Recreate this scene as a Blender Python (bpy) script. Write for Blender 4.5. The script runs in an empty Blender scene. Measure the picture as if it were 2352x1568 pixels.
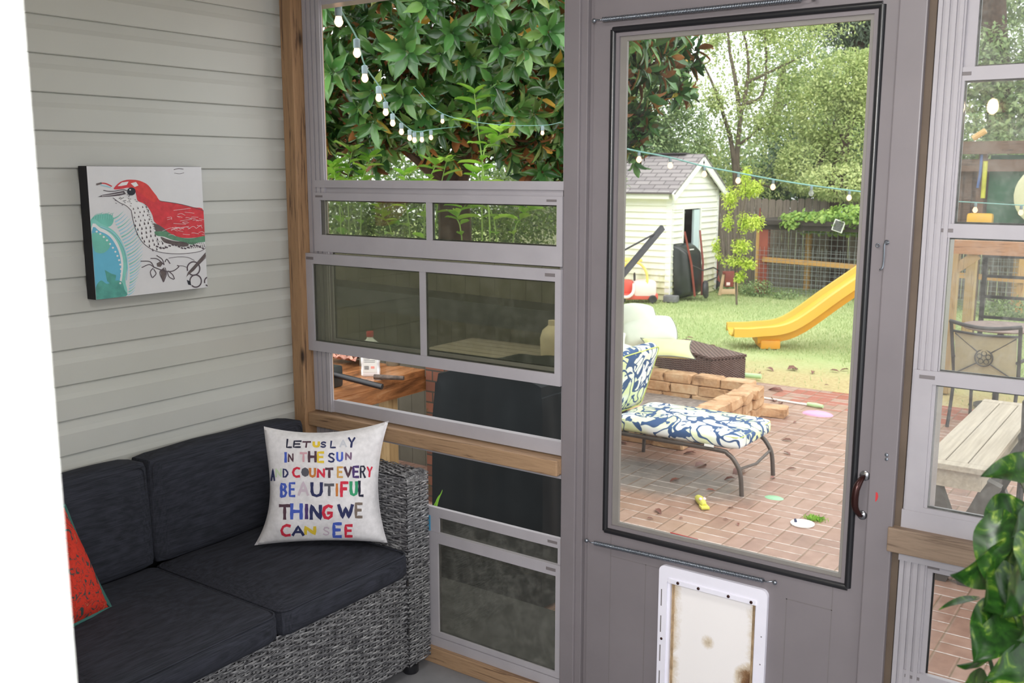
import bpy, bmesh, math, random
import numpy as np
from mathutils import Vector, Matrix
random.seed(7); rng = np.random.default_rng(11)
S = bpy.context.scene
COL = S.collection
PI = math.pi
# ------------------------------------------------------------------ camera
FPX = 2259.0; PITCH = math.radians(9.68); YAW = math.radians(35.39)
CAM = Vector((2.694, -2.428, 1.65))
cd = bpy.data.cameras.new('camera'); cam = bpy.data.objects.new('camera', cd); COL.objects.link(cam)
cam.location = CAM; cam.rotation_euler = (PI/2-PITCH, 0, YAW)
cd.sensor_width = 36; cd.lens = 36*FPX/2352; cd.clip_start = .02; cd.clip_end = 300
cd.dof.use_dof = True; cd.dof.focus_distance = 3.1; cd.dof.aperture_fstop = 9.0
S.camera = cam
S.view_settings.view_transform = 'Standard'; S.view_settings.look = 'None'
S.view_settings.gamma = 1; S.view_settings.use_curve_mapping = False
S.view_settings.exposure = 0.75
# ------------------------------------------------------------------ world: bright overcast sky
w = bpy.data.worlds.new('sky'); S.world = w; w.use_nodes = True
wn = w.node_tree.nodes; wl = w.node_tree.links; wn.clear()
wo = wn.new('ShaderNodeOutputWorld'); wb = wn.new('ShaderNodeBackground')
tc = wn.new('ShaderNodeTexCoord'); sx = wn.new('ShaderNodeSeparateXYZ'); rp = wn.new('ShaderNodeValToRGB')
wl.new(tc.outputs['Generated'], sx.inputs[0]); wl.new(sx.outputs['Z'], rp.inputs[0]); wl.new(rp.outputs[0], wb.inputs[0]); wl.new(wb.outputs[0], wo.inputs[0])
rp.color_ramp.elements[0].position = 0.0; rp.color_ramp.elements[0].color = (.80, .84, .86, 1)
rp.color_ramp.elements[1].position = .6; rp.color_ramp.elements[1].color = (1, 1, 1, 1)
wb.inputs[1].default_value = 1.5
def light(name, kind, loc, rot, energy, col=(1,1,1), size=1, sy=None, angle=None):
    l = bpy.data.lights.new(name, kind); l.energy = energy; l.color = col
    if kind == 'AREA':
        l.shape = 'RECTANGLE'; l.size = size; l.size_y = sy or size
    if kind == 'SUN': l.angle = angle
    o = bpy.data.objects.new(name, l); COL.objects.link(o); o.location = loc; o.rotation_euler = rot
    return o
light('sun_through_cloud', 'SUN', (0,0,20), (math.radians(38), 0, math.radians(35)), .8, (1,.97,.9), angle=math.radians(50))
light('fill_behind_doorway', 'AREA', (2.95, -2.95, 2.0), (math.radians(82), 0, math.radians(36)), 46, (1,.985,.97), .5, .5)  # unseen fill added behind the viewer to brighten the porch
light('fill_under_ceiling', 'AREA', (1.9, -1.3, 2.47), (0, 0, 0), 9, (1,.985,.965), .5, .5)  # added fill without a fixture, evens the light across the porch
light('fill_beside_doorway', 'AREA', (3.15, -2.75, 1.5), (math.radians(90), 0, math.radians(80)), 5, (1,.99,.97), .3, 1.2)  # added lamp that overexposes the white door casing
# ------------------------------------------------------------------ photo rays (for measuring positions on real planes)
fw = Vector((-math.sin(YAW)*math.cos(PITCH), math.cos(YAW)*math.cos(PITCH), -math.sin(PITCH)))
rt = Vector((math.cos(YAW), math.sin(YAW), 0)); upv = rt.cross(fw)
def ray(px, py): return fw + rt*((px-1176)/FPX) + upv*((784-py)/FPX)
def FX(px, py, x): d = ray(px, py); return CAM + d*((x-CAM.x)/d.x)
def FY(px, py, y=0.): d = ray(px, py); return CAM + d*((y-CAM.y)/d.y)
def FZ(px, py, z): d = ray(px, py); return CAM + d*((z-CAM.z)/d.z)
def FD(px, py, dist): return CAM + ray(px, py)*dist
def FP(px, py, p0, n): d = ray(px, py); return CAM + d*((p0-CAM).dot(n)/d.dot(n))
G = -.65     # garden level below the porch floor
# ------------------------------------------------------------------ materials
def srgb(r, g, b):
    f = lambda c: (c/255/12.92) if c/255 <= .04045 else ((c/255+.055)/1.055)**2.4
    return (f(r), f(g), f(b), 1)
class NT:
    def __init__(s, name):
        s.m = bpy.data.materials.new(name); s.m.use_nodes = True; s.t = s.m.node_tree; s.t.nodes.clear()
        s.out = s.n('ShaderNodeOutputMaterial')
    def n(s, k, **kw):
        a = s.t.nodes.new(k)
        for q, v in kw.items(): setattr(a, q, v)
        return a
    def l(s, a, b): s.t.links.new(a, b)
    def val(s, inp, v):
        if isinstance(v, (int, float)): inp.default_value = v
        elif isinstance(v, tuple): inp.default_value = v
        else: s.l(v, inp)
    def math(s, op, a, b=0., c=None):
        m = s.n('ShaderNodeMath', operation=op); s.val(m.inputs[0], a); s.val(m.inputs[1], b)
        if c is not None: s.val(m.inputs[2], c)
        return m.outputs[0]
    def mix(s, f, a, b, mode='MIX'):
        m = s.n('ShaderNodeMix', data_type='RGBA', blend_type=mode); s.val(m.inputs[0], f); s.val(m.inputs[6], a); s.val(m.inputs[7], b)
        return m.outputs[2]
    def coord(s, scale=(1,1,1), kind='Object', rot=(0,0,0)):
        t = s.n('ShaderNodeTexCoord'); m = s.n('ShaderNodeMapping'); m.inputs['Scale'].default_value = scale; m.inputs['Rotation'].default_value = rot
        s.l(t.outputs[kind], m.inputs[0]); return m.outputs[0]
    def noise(s, co, scale=5, detail=4, rough=.55, dist=0):
        n = s.n('ShaderNodeTexNoise'); s.l(co, n.inputs['Vector']); n.inputs['Scale'].default_value = scale
        n.inputs['Detail'].default_value = detail; n.inputs['Roughness'].default_value = rough; n.inputs['Distortion'].default_value = dist
        return n.outputs[0]
    def ramp(s, f, stops):
        r = s.n('ShaderNodeValToRGB'); s.l(f, r.inputs[0]); e = r.color_ramp.elements
        while len(e) < len(stops): e.new(.5)
        for i, (p, c) in enumerate(stops): e[i].position = p; e[i].color = c if len(c) == 4 else (*c, 1)
        return r.outputs[0]
    def prin(s, col, rough=.6, metal=0, spec=.5, bump=None, bs=.3, bd=.01, **kw):
        p = s.n('ShaderNodeBsdfPrincipled'); s.val(p.inputs['Base Color'], col); s.val(p.inputs['Roughness'], rough)
        p.inputs['Metallic'].default_value = metal; p.inputs['Specular IOR Level'].default_value = spec
        if bump is not None:
            b = s.n('ShaderNodeBump'); b.inputs['Strength'].default_value = bs; b.inputs['Distance'].default_value = bd
            s.l(bump, b.inputs['Height']); s.l(b.outputs[0], p.inputs['Normal'])
        for k, v in kw.items(): s.val(p.inputs[k.replace('_', ' ')], v)
        return p.outputs[0]
    def fin(s, sh): s.l(sh, s.out.inputs[0]); return s.m
def plain(name, c, rough=.6, metal=0, var=.12, scale=8, bump=.0, spec=.5, stretch=(1,1,1)):
    """one colour with slight natural variation"""
    t = NT(name); co = t.coord(stretch); n = t.noise(co, scale)
    c2 = tuple(max(0, x*(1-var*2)) for x in c[:3])+(1,)
    c1 = tuple(min(1, x*(1+var)) for x in c[:3])+(1,)
    return t.fin(t.prin(t.ramp(n, [(.3, c2), (.7, c1)]), rough, metal, spec, n if bump else None, bump, .01))
def wood(name, ca, cb, axis=0, rough=.6, sc=1., knots=True, spec=.4):
    t = NT(name); st = [14*sc]*3; st[axis] = .9*sc
    co = t.coord(tuple(st)); n = t.noise(co, 3, 6, .65, 1.2)
    n2 = t.noise(t.coord(tuple([60*sc if i != axis else 2*sc for i in range(3)])), 2, 3)
    f = t.math('ADD', t.math('MULTIPLY', n, .75), t.math('MULTIPLY', n2, .25))
    col = t.ramp(f, [(.38, cb), (.45, tuple((a*.75+b*.25) for a, b in zip(ca, cb))), (.52, ca), (.58, tuple((a*.7+b*.3) for a, b in zip(ca, cb))), (.66, ca)])
    if knots:
        v = t.n('ShaderNodeTexVoronoi'); kco = t.coord(tuple([9*sc if i != axis else 3.2*sc for i in range(3)])); t.l(kco, v.inputs['Vector']); v.inputs['Scale'].default_value = 1
        k = t.ramp(v.outputs['Distance'], [(.05, (1,1,1,1)), (.13, (0,0,0,1))])
        col = t.mix(k, col, tuple(x*.35 for x in cb[:3])+(1,))
    return t.fin(t.prin(col, rough, 0, spec, f, .35, .004))
def pane(name, tint, haze=.05, hcol=(.5,.5,.45,1), refl=1., rough=.02):
    t = NT(name)
    tr = t.n('ShaderNodeBsdfTransparent'); tr.inputs[0].default_value = tint
    gl = t.n('ShaderNodeBsdfGlossy'); gl.inputs['Roughness'].default_value = rough
    fr = t.n('ShaderNodeFresnel'); fr.inputs[0].default_value = 1.5
    m = t.n('ShaderNodeMixShader'); t.l(t.math('MULTIPLY', fr.outputs[0], .6*refl), m.inputs[0]); t.l(tr.outputs[0], m.inputs[1]); t.l(gl.outputs[0], m.inputs[2])
    df = t.n('ShaderNodeBsdfDiffuse'); df.inputs[0].default_value = hcol
    n = t.noise(t.coord((6, 6, 6)), 3, 8, .8, .3); d = t.ramp(n, [(.45, (haze*.6,)*3), (.75, (min(1, haze*2.2),)*3)])
    m2 = t.n('ShaderNodeMixShader'); t.l(d, m2.inputs[0]); t.l(m.outputs[0], m2.inputs[1]); t.l(df.outputs[0], m2.inputs[2])
    return t.fin(m2.outputs[0])
def leafmat(name, ca, cb, under=None, rough=.35, trans=.25, scale=.6, spec=.5):
    t = NT(name); g = t.n('ShaderNodeNewGeometry')
    n = t.noise(t.coord(), scale*3, 3); wn_ = t.n('ShaderNodeTexWhiteNoise'); wn_.noise_dimensions = '1D'
    t.l(g.outputs['Random Per Island'], wn_.inputs['W'])
    f = t.math('ADD', t.math('MULTIPLY', n, .6), t.math('MULTIPLY', wn_.outputs['Value'], .45))
    col = t.ramp(f, [(.3, cb), (.75, ca)])
    if under: col = t.mix(g.outputs['Backfacing'], col, under)
    p = t.prin(col, rough, 0, spec)
    tl = t.n('ShaderNodeBsdfTranslucent'); t.l(col, tl.inputs[0])
    m = t.n('ShaderNodeMixShader'); m.inputs[0].default_value = trans; t.l(p, m.inputs[1]); t.l(tl.outputs[0], m.inputs[2])
    return t.fin(m.outputs[0])
def emis(name, c, s):
    t = NT(name); e = t.n('ShaderNodeEmission'); e.inputs[0].default_value = c; e.inputs[1].default_value = s
    return t.fin(e.outputs[0])
M = {}
# ------------------------------------------------------------------ mesh builder
class MB:
    def __init__(s): s.v = []; s.f = []; s.mi = []; s.cur = 0
    def add(s, vs, fs):
        o = len(s.v); s.v += [tuple(v) for v in vs]; s.f += [tuple(i+o for i in f) for f in fs]; s.mi += [s.cur]*len(fs); return s
    def box(s, x0, x1, y0, y1, z0, z1, bev=0):
        if bev > 0:
            b = min(bev, abs(x1-x0)*.45, abs(y1-y0)*.45, abs(z1-z0)*.45); bm = bmesh.new(); bmesh.ops.create_cube(bm, size=1)
            for v in bm.verts: v.co = Vector(((x0+x1)/2+v.co.x*(x1-x0), (y0+y1)/2+v.co.y*(y1-y0), (z0+z1)/2+v.co.z*(z1-z0)))
            bmesh.ops.bevel(bm, geom=bm.edges[:], offset=b, segments=2, affect='EDGES', profile=.6); return s.bm(bm)
        v = [(x, y, z) for x in (x0, x1) for y in (y0, y1) for z in (z0, z1)]
        return s.add(v, [(0,1,3,2), (4,6,7,5), (0,4,5,1), (2,3,7,6), (0,2,6,4), (1,5,7,3)])
    def bm(s, bm, mat=None):
        bm.verts.index_update(); s.add([(mat @ v.co if mat else v.co) for v in bm.verts], [[v.index for v in f.verts] for f in bm.faces]); bm.free(); return s
    def obox(s, c, ax, ay, az, hx, hy, hz, bev=0):
        """oriented box: centre, three axis vectors, half sizes"""
        m = MB(); m.box(-hx, hx, -hy, hy, -hz, hz, bev); c = Vector(c); ax, ay, az = Vector(ax).normalized(), Vector(ay).normalized(), Vector(az).normalized()
        return s.add([c+ax*v[0]+ay*v[1]+az*v[2] for v in m.v], m.f)
    def beam(s, a, b, w, h, up=(0,0,1), bev=0):
        a, b = Vector(a), Vector(b); d = (b-a); L = d.length; d.normalize(); r = d.cross(Vector(up)).normalized(); u = r.cross(d)
        return s.obox((a+b)/2, d, r, u, L/2, w/2, h/2, bev)
    def tube(s, pts, r, n=8, cap=True):
        pts = [Vector(p) for p in pts]; rs = r if isinstance(r, (list, tuple)) else [r]*len(pts)
        prev = None; vs = []; fs = []
        for i, p in enumerate(pts):
            d = (pts[min(i+1, len(pts)-1)]-pts[max(i-1, 0)]).normalized()
            if prev is None: a = Vector((0,0,1)) if abs(d.z) < .9 else Vector((1,0,0)); u = d.cross(a).normalized()
            else: u = (prev-d*prev.dot(d)).normalized()
            prev = u; v2 = d.cross(u)
            for k in range(n): t = 2*PI*k/n; vs.append(p+(u*math.cos(t)+v2*math.sin(t))*rs[i])
        for i in range(len(pts)-1):
            for k in range(n): fs.append((i*n+k, i*n+(k+1) % n, (i+1)*n+(k+1) % n, (i+1)*n+k))
        if cap: fs += [tuple(range(n-1, -1, -1)), tuple((len(pts)-1)*n+k for k in range(n))]
        return s.add(vs, fs)
    def lathe(s, prof, c=(0,0,0), n=20, axis=None):
        """profile of (radius, height) spun round z at c (or along axis)"""
        c = Vector(c); R = Matrix.Identity(3) if axis is None else Vector((0,0,1)).rotation_difference(Vector(axis)).to_matrix()
        vs = []; fs = []
        for r, z in prof:
            for k in range(n): t = 2*PI*k/n; vs.append(c+R @ Vector((r*math.cos(t), r*math.sin(t), z)))
        for i in range(len(prof)-1):
            for k in range(n): fs.append((i*n+k, i*n+(k+1) % n, (i+1)*n+(k+1) % n, (i+1)*n+k))
        if prof[0][0] > 1e-4: fs.append(tuple(range(n-1, -1, -1)))
        if prof[-1][0] > 1e-4: fs.append(tuple((len(prof)-1)*n+k for k in range(n)))
        return s.add(vs, fs)
    def ball(s, c, rx, ry=None, rz=None, n=16, m=10):
        ry = ry or rx; rz = rz or rx; c = Vector(c); vs = []; fs = []
        for i in range(m+1):
            a = PI*i/m
            for k in range(n): t = 2*PI*k/n; vs.append(c+Vector((rx*math.sin(a)*math.cos(t), ry*math.sin(a)*math.sin(t), -rz*math.cos(a))))
        for i in range(m):
            for k in range(n): fs.append((i*n+k, i*n+(k+1) % n, (i+1)*n+(k+1) % n, (i+1)*n+k))
        return s.add(vs, fs)
    def poly(s, pts): return s.add(pts, [tuple(range(len(pts)))])
def curve(pts, n=8):
    """Catmull-Rom through pts"""
    P = [Vector(p) for p in pts]; P = [P[0]*2-P[1]]+P+[P[-1]*2-P[-2]]; out = []
    for i in range(1, len(P)-2):
        for k in range(n):
            t = k/n; a, b, c, d = P[i-1:i+3]
            out.append(.5*((2*b)+(c-a)*t+(2*a-5*b+4*c-d)*t*t+(3*b-a-3*c+d)*t**3))
    out.append(P[-2]); return out
def setp(o, label=None, cat=None, group=None, kind=None):
    if label: o['label'] = label
    if cat: o['category'] = cat
    if group: o['group'] = group
    if kind: o['kind'] = kind
    return o
def mk(name, mb, mats, parent=None, smooth=False, label=None, cat=None, group=None, kind=None, origin=None):
    me = bpy.data.meshes.new(name); o_ = Vector(origin) if origin is not None else Vector((0,0,0))
    if isinstance(mb, MB):
        vs = [tuple(Vector(v)-o_) for v in mb.v] if origin is not None else mb.v
        me.from_pydata(vs, [], mb.f)
        if any(mb.mi): me.polygons.foreach_set('material_index', mb.mi)
    else: me = mb; me.name = name
    for m in (mats if isinstance(mats, (list, tuple)) else [mats]): me.materials.append(m)
    if smooth:
        me.polygons.foreach_set('use_smooth', [True]*len(me.polygons))
        if smooth != 'all':
            try: me.set_sharp_from_angle(angle=math.radians(38))
            except Exception: pass
    o = bpy.data.objects.new(name, me); COL.objects.link(o); o.location = o_
    if parent is not None:
        o.parent = parent; top = parent
        L = Vector((0,0,0)); q = parent
        while q is not None: L += q.location; q = q.parent
        o.location = o_-L
    return setp(o, label, cat, group, kind)
def thing(name, label, cat, loc, group=None, kind=None):
    o = bpy.data.objects.new(name, None); o.empty_display_size = .1; COL.objects.link(o); o.location = Vector(loc)
    return setp(o, label, cat, group, kind)
def bx(*a, bev=0): return MB().box(*a, bev=bev)
# ------------------------------------------------------------------ scattered leaves (numpy)
def leaf_template(kind):
    if kind == 'quad':      # small bent leaf
        v = [(0,0,0), (.5,.5,.06), (0,1,-.05), (-.5,.5,.06)]; f = [(0,1,2), (0,2,3)]
    elif kind == 'leaf':    # pointed leaf with a fold along the midrib
        v = [(0,0,0), (.42,.3,.10), (0,.33,0), (-.42,.3,.10), (.40,.66,.04), (0,.68,-.07), (-.40,.66,.04), (0,1,-.22)]
        f = [(0,1,2), (0,2,3), (1,4,5,2), (2,5,6,3), (4,7,5), (5,7,6)]
    elif kind == 'oval':    # long oval leaf, folded and arched
        v = [(0,0,0)]; rows = [(.12,.20), (.32,.42), (.56,.46), (.78,.30), (.92,.13)]
        for t, w_ in rows: v += [(w_, t, .07-.28*t*t), (0, t, -.02-.28*t*t), (-w_, t, .07-.28*t*t)]
        v.append((0,1,-.32)); f = [(0,1,2), (0,2,3)]
        for i in range(4): b = 1+3*i; f += [(b,b+3,b+4,b+1), (b+1,b+4,b+5,b+2)]
        f += [(13,16,14), (14,16,15)]
    elif kind == 'blade':
        v = [(-.5,0,0), (.5,0,0), (.3,.6,.12), (-.3,.6,.12), (0,1,.4)]; f = [(0,1,2,3), (3,2,4)]
    return np.array(v, float), f
def scatter(kind, P, D, N, L, Wd):
    """P base points, D leaf directions, N approx normals, lengths, widths"""
    tv, tf = leaf_template(kind); n = len(P)
    D = D/np.linalg.norm(D, axis=1, keepdims=True); R = np.cross(D, N); R /= (np.linalg.norm(R, axis=1, keepdims=True)+1e-9); U = np.cross(R, D)
    V = P[:, None, :] + tv[None, :, 0:1]*R[:, None, :]*Wd[:, None, None] + tv[None, :, 1:2]*D[:, None, :]*L[:, None, None] + tv[None, :, 2:3]*U[:, None, :]*L[:, None, None]
    V = V.reshape(-1, 3); k = len(tv)
    loops = np.concatenate([np.array(f) for f in tf]); ls = np.array([len(f) for f in tf])
    LI = (loops[None, :]+np.arange(n)[:, None]*k).ravel(); LT = np.tile(ls, n); LS = np.concatenate([[0], np.cumsum(LT)[:-1]])
    me = bpy.data.meshes.new('foliage'); me.vertices.add(len(V)); me.vertices.foreach_set('co', V.ravel())
    me.loops.add(len(LI)); me.loops.foreach_set('vertex_index', LI.astype(np.int32))
    me.polygons.add(len(LT)); me.polygons.foreach_set('loop_start', LS.astype(np.int32)); me.polygons.foreach_set('loop_total', LT.astype(np.int32))
    me.polygons.foreach_set('use_smooth', np.ones(len(LT), bool)); me.update(calc_edges=True); return me
def rdir(n):
    v = rng.normal(size=(n, 3)); return v/np.linalg.norm(v, axis=1, keepdims=True)
def blob_points(blobs, n, shell=.55):
    """random points in the outer shells of ellipsoid blobs (cx,cy,cz,rx,ry,rz), with outward normals"""
    vol = np.array([b[3]*b[4]+b[4]*b[5]+b[3]*b[5] for b in blobs]); idx = rng.choice(len(blobs), n, p=vol/vol.sum())
    B = np.array(blobs, float)[idx]; d = rdir(n); r = (shell+(1-shell)*rng.random(n))[:, None]
    return B[:, :3]+d*r*B[:, 3:6], d
exec_parts = []
# ================================================================== MATERIALS OF THE PORCH
M['siding'] = plain('vinyl_siding', srgb(190,191,187), .5, 0, .035, 1.5)
M['taupe'] = plain('taupe_paint', srgb(120,114,118), .42, 0, .03, 6, .02)
M['alu'] = plain('grey_aluminium', srgb(164,160,166), .4, 0, .03, 10)
M['slot'] = plain('dark_slot', srgb(112,106,108), .6, 0, .02)
M['pine'] = wood('weathered_pine', (.36,.23,.135,1), (.13,.075,.045,1), 0)
M['pine_z'] = wood('weathered_pine_upright', (.34,.20,.105,1), (.11,.06,.035,1), 2)
M['darkpine'] = wood('dark_stained_pine', (.25,.18,.13,1), (.10,.065,.045,1), 0)
M['concrete'] = plain('porch_concrete', srgb(122,122,126), .7, 0, .16, 4, .2)
M['white'] = plain('white_paint', srgb(240,242,240), .45, 0, .01)
M['ceil'] = plain('ceiling_paint', srgb(205,203,198), .7, 0, .02)
M['gasket'] = plain('black_rubber', srgb(28,28,32), .3, 0, .05, spec=.6)
M['smoke'] = pane('smoked_vinyl_pane', (.74,.75,.68,1), .03, (.66,.66,.58,1), .35)
M['clear'] = pane('clear_vinyl_pane', (.90,.91,.90,1), .07, (.75,.75,.72,1), 1.)
M['dusty'] = pane('dusty_vinyl_pane', (.62,.63,.59,1), .075, (.60,.59,.55,1), .5)
M['glass'] = pane('door_glass', (.97,.98,.97,1), .012, (.8,.8,.8,1), .5)
M['screen'] = pane('insect_screen', (.80,.81,.80,1), .03, (.3,.3,.3,1), .0)
M['steel'] = plain('zinc_steel', srgb(150,156,166), .28, .9, .05)
M['bronze'] = plain('bronze_metal', srgb(58,32,30), .3, .6, .05)
M['chrome'] = plain('worn_chrome', srgb(150,150,155), .2, .9, .05)
def struct(name, mb, mat, parent=None, label=None, smooth=False, origin=None):
    return mk(name, mb, mat, parent, smooth, label, kind=None if parent is not None else 'structure', origin=origin)
# ------------------------------------------------------------------ room shell
WALLZ = 2.5
def siding_mb(z0, z1, y0, y1, pitch=.1045, off=0.0):
    """Dutch-lap courses as one extruded outline; outline in (x, z), face towards +x"""
    m = MB(); prof = []; z = z0
    while z < z1-1e-6:
        prof += [(.0, z), (.0015, z+.002), (.0012, z+pitch*.60), (-.004, z+pitch*.74), (-.0085, z+pitch*.97), (-.0105, z+pitch)]; z += pitch
    for (xa, za), (xb, zb) in zip(prof[:-1], prof[1:]): m.add([(xa, y0, za), (xa, y1, za), (xb, y1, zb), (xb, y0, zb)], [(0,1,2,3)])
    return m
s0 = .83-.1045*8
wl_ = siding_mb(s0, WALLZ, -2.33, .0); wl_.box(-.12, -.012, -2.33, .09, -.02, WALLZ)
struct('wall_left', wl_, M['siding'], label='pale grey-green vinyl siding in horizontal courses behind the sofa')
struct('floor', bx(0, 4.6, -4.2, .1, -.12, 0), M['concrete'])
struct('ceiling', bx(-.12, 4.7, -4.2, .35, WALLZ, WALLZ+.1), M['ceil'])
wb_ = MB(); wb_.box(0, 2.18, -2.33, -2.21, 0, WALLZ); wb_.box(3.45, 4.6, -2.33, -2.21, 0, WALLZ); wb_.box(2.20, 3.45, -2.33, -2.21, 2.2, WALLZ)
struct('wall_back', wb_, M['siding'])
struct('door_2', MB().box(2.17, 2.279, -2.33, -2.196, 0, 2.2, .004).box(3.35, 3.45, -2.345, -2.195, 0, 2.2, .004).box(2.2, 3.45, -2.345, -2.195, 2.12, 2.2, .004), M['white'], label='bright white painted door casing at the left edge')
wr = MB(); wr.box(4.5, 4.6, -2.21, .1, 0, .5)
for y in (-2.15, -1.1, 0.0): wr.box(4.5, 4.6, y-.045, y+.045, .5, WALLZ)
struct('wall_right', wr, M['taupe'])
# front wall: wooden corner post, rails, plate, header
XJ = 1.165                       # left face of the door jamb
struct('trim_1', bx(.044, .1, -.058, .09, 0, WALLZ, bev=.004), M['pine_z'], label='knotty pine corner post between siding and left window')
struct('trim_2', bx(.1, XJ, -.045, .06, .757, .805, bev=.004), M['pine'], label='pine rail under the left upper window')
struct('trim_3', bx(.1, XJ, -.03, .07, 0, .055, bev=.003), M['pine'], label='pine floor plate under the left lower window')
struct('trim_4', bx(.1, 4.5, -.03, .08, 2.235, WALLZ, bev=.003), M['pine'])
def grooved(x0, x1, y0, y1, z0, z1, n=4):
    """ribbed aluminium track: shallow vertical ribs towards the porch"""
    m = MB(); m.box(x0, x1, y0+.006, y1, z0, z1); wd = (x1-x0)/n
    for i in range(n): m.box(x0+i*wd+.002, x0+(i+1)*wd-.004, y0, y0+.008, z0, z1)
    return m
def hframe(m, x0, x1, z0, z1, y0, y1, l, r, t, b):
    if l: m.box(x0, x0+l, y0, y1, z0, z1)
    if r: m.box(x1-r, x1, y0, y1, z0, z1)
    if t: m.box(x0+l, x1-r, y0, y1, z1-t, z1)
    if b: m.box(x0+l, x1-r, y0, y1, z0, z0+b)
    return m
def sash(win, x0, x1, z0, z1, yf, l, r, t, b, panemat, mull=None, label=None, slots=True):
    m = MB(); hframe(m, x0, x1, z0, z1, yf, yf+.014, l, r, t, b)
    if mull: m.box(mull[0], mull[1], yf+.002, yf+.014, z0+b, z1-t)
    o = struct('sash', m, M['alu'], win, label)
    xs = [x0+l, x1-r] if not mull else [x0+l, mull[0], mull[1], x1-r]
    for i in range(0, len(xs), 2): struct('pane', bx(xs[i]-.002, xs[i+1]+.002, yf+.006, yf+.008, z0+b-.002, z1-t+.002), panemat, o)
    g = MB()
    for i in range(0, len(xs), 2):
        a, b2, zz0, zz1 = xs[i], xs[i+1], z0+b, z1-t
        hframe(g, a, b2, zz0, zz1, yf+.0085, yf+.013, .004, .004, .004, .004)
    struct('pane_seal', g, M['gasket'], o)
    if slots:
        s = MB()
        for xx in (x0+.012, x1-.055):
            if t > .015: s.box(xx, xx+.035, yf-.0008, yf+.001, z1-t*.62, z1-t*.35)
        struct('latch_slot', s, M['slot'], o)
    return o
def empty_win(name, loc, label): return thing(name, label, None, loc, kind='structure')
# --- window 1: left upper window (open on top, two smoked sashes lowered)
w1 = empty_win('window_1', (.63, .02, 1.5), 'left grey aluminium window with smoked sashes below its open top')
fr = grooved(.102, .19, -.012, -.002, .81, 2.235, 4); fr.box(XJ-.012, XJ, -.004, .06, .81, 2.235)
fr.box(.19, XJ, -.002, .022, .81, .852); fr.box(.102, XJ, -.004, .06, 2.205, 2.235); fr.box(.102, .19, .0, .014, .81, .85)
struct('frame', fr, M['alu'], w1)
m = MB(); m.box(.135, XJ-.004, -.014, .014, 1.603, 1.628).box(.14, XJ-.004, -.004, .014, 1.582, 1.604)
struct('crossbar', m, M['alu'], w1)
sash(w1, .135, XJ-.005, 1.383, 1.585, -.018, .032, .02, .025, .058, M['smoke'], (.645, .668))
sash(w1, .092, XJ-.001, 1.030, 1.376, -.030, .04, .02, .036, .036, M['smoke'], (.623, .647))
sash(w1, .15, XJ-.005, 1.050, 1.380, .020, .03, .03, .0, .022, M['smoke'], None, slots=False)
# --- window 3: left lower window
w3 = empty_win('window_2', (.63, .02, .4), 'left lower grey aluminium window behind the sofa arm')
fr = grooved(.102, .19, -.008, .001, .055, .757, 4); fr.box(XJ-.012, XJ, .0, .06, .055, .757); fr.box(.19, XJ, -.004, .06, .738, .757)
fr.box(.102, XJ, -.012, .02, .055, .088)
struct('frame', fr, M['alu'], w3)
sash(w3, .15, XJ-.004, .40, .546, -.002, .52, .018, .032, .0, M['dusty'], None)
sash(w3, .15, XJ-.004, .09, .462, -.010, .52, .02, .036, .018, M['dusty'], None)
struct('tape_strip', bx(.600, .634, -.0045, -.003, .45, .515), plain('blue_tape', srgb(70,150,190), .6), w3, 'blue printed tape strip on the sash')
# --- jambs of the door opening
jb = MB(); jb.box(XJ, 1.215, -.022, .11, 0, 2.5, .003).box(1.213, 1.235, -.012, .11, 0, 2.5, .002).box(1.235, 1.25, .004, .11, 0, 2.14, .001)
jb.box(2.062, 2.124, -.022, .11, 0, 2.5, .003).box(2.050, 2.064, .006, .11, 0, 2.14)
jb.box(1.21, 2.07, -.022, .11, 2.145, 2.24, .003).box(1.235, 2.06, -.008, .1, 2.125, 2.146)
struct('trim_5', jb, M['taupe'], label='taupe painted jambs and head around the screen door')
struct('trim_6', bx(2.124, 2.14, -.005, .10, 0, 2.24), plain('brown_gap_strip', srgb(92,78,66), .7, 0, .1), label='narrow dark brown strip in the gap between door jamb and right window')  # solid brown strip fills the gap beside the jamb
# --- door 1
DX0, DX1, DZ0, DZ1 = 1.252, 2.060, .015, 2.122
GX0, GX1, GZ0, GZ1 = 1.312, 2.022, .612, 2.034
d1 = empty_win('door_1', (DX0, 0, DZ0), 'taupe screen door with large glass pane and pet flap')
m = MB(); yd0, yd1 = -.006, .032
m.box(DX0, GX0+.018, yd0, yd1, DZ0, DZ1).box(GX1-.018, DX1, yd0, yd1, DZ0, DZ1).box(GX0+.018, GX1-.018, yd0, yd1, GZ1-.018, DZ1)
PX0, PX1, PZ0, PZ1 = 1.497, 1.818, .06, .553
m.box(GX0+.018, PX0+.02, yd0, yd1, DZ0, GZ0+.018).box(PX1-.02, GX1-.018, yd0, yd1, DZ0, GZ0+.018).box(PX0+.02, PX1-.02, yd0, yd1, PZ1-.02, GZ0+.018).box(PX0+.02, PX1-.02, yd0, yd1, DZ0, PZ0+.02)
struct('slab', m, M['taupe'], d1)
g = MB()     # scored joints that outline the recessed boards
def seam(a, b): g.box(min(a[0], b[0])-.0011, max(a[0], b[0])+.0011, yd0-.0006, yd0+.002, min(a[1], b[1])-.0011, max(a[1], b[1])+.0011)
seam((1.332,DZ0),(1.332,.612)); seam((1.332,.535),(1.448,.535)); seam((1.448,DZ0),(1.448,.535)); seam((1.448,.535),(1.497,.535))
seam((1.866,DZ0),(1.866,.54)); seam((1.866,.54),(1.985,.54)); seam((1.985,DZ0),(1.985,.61))
struct('seam', g, M['slot'], d1)
m = MB()
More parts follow.
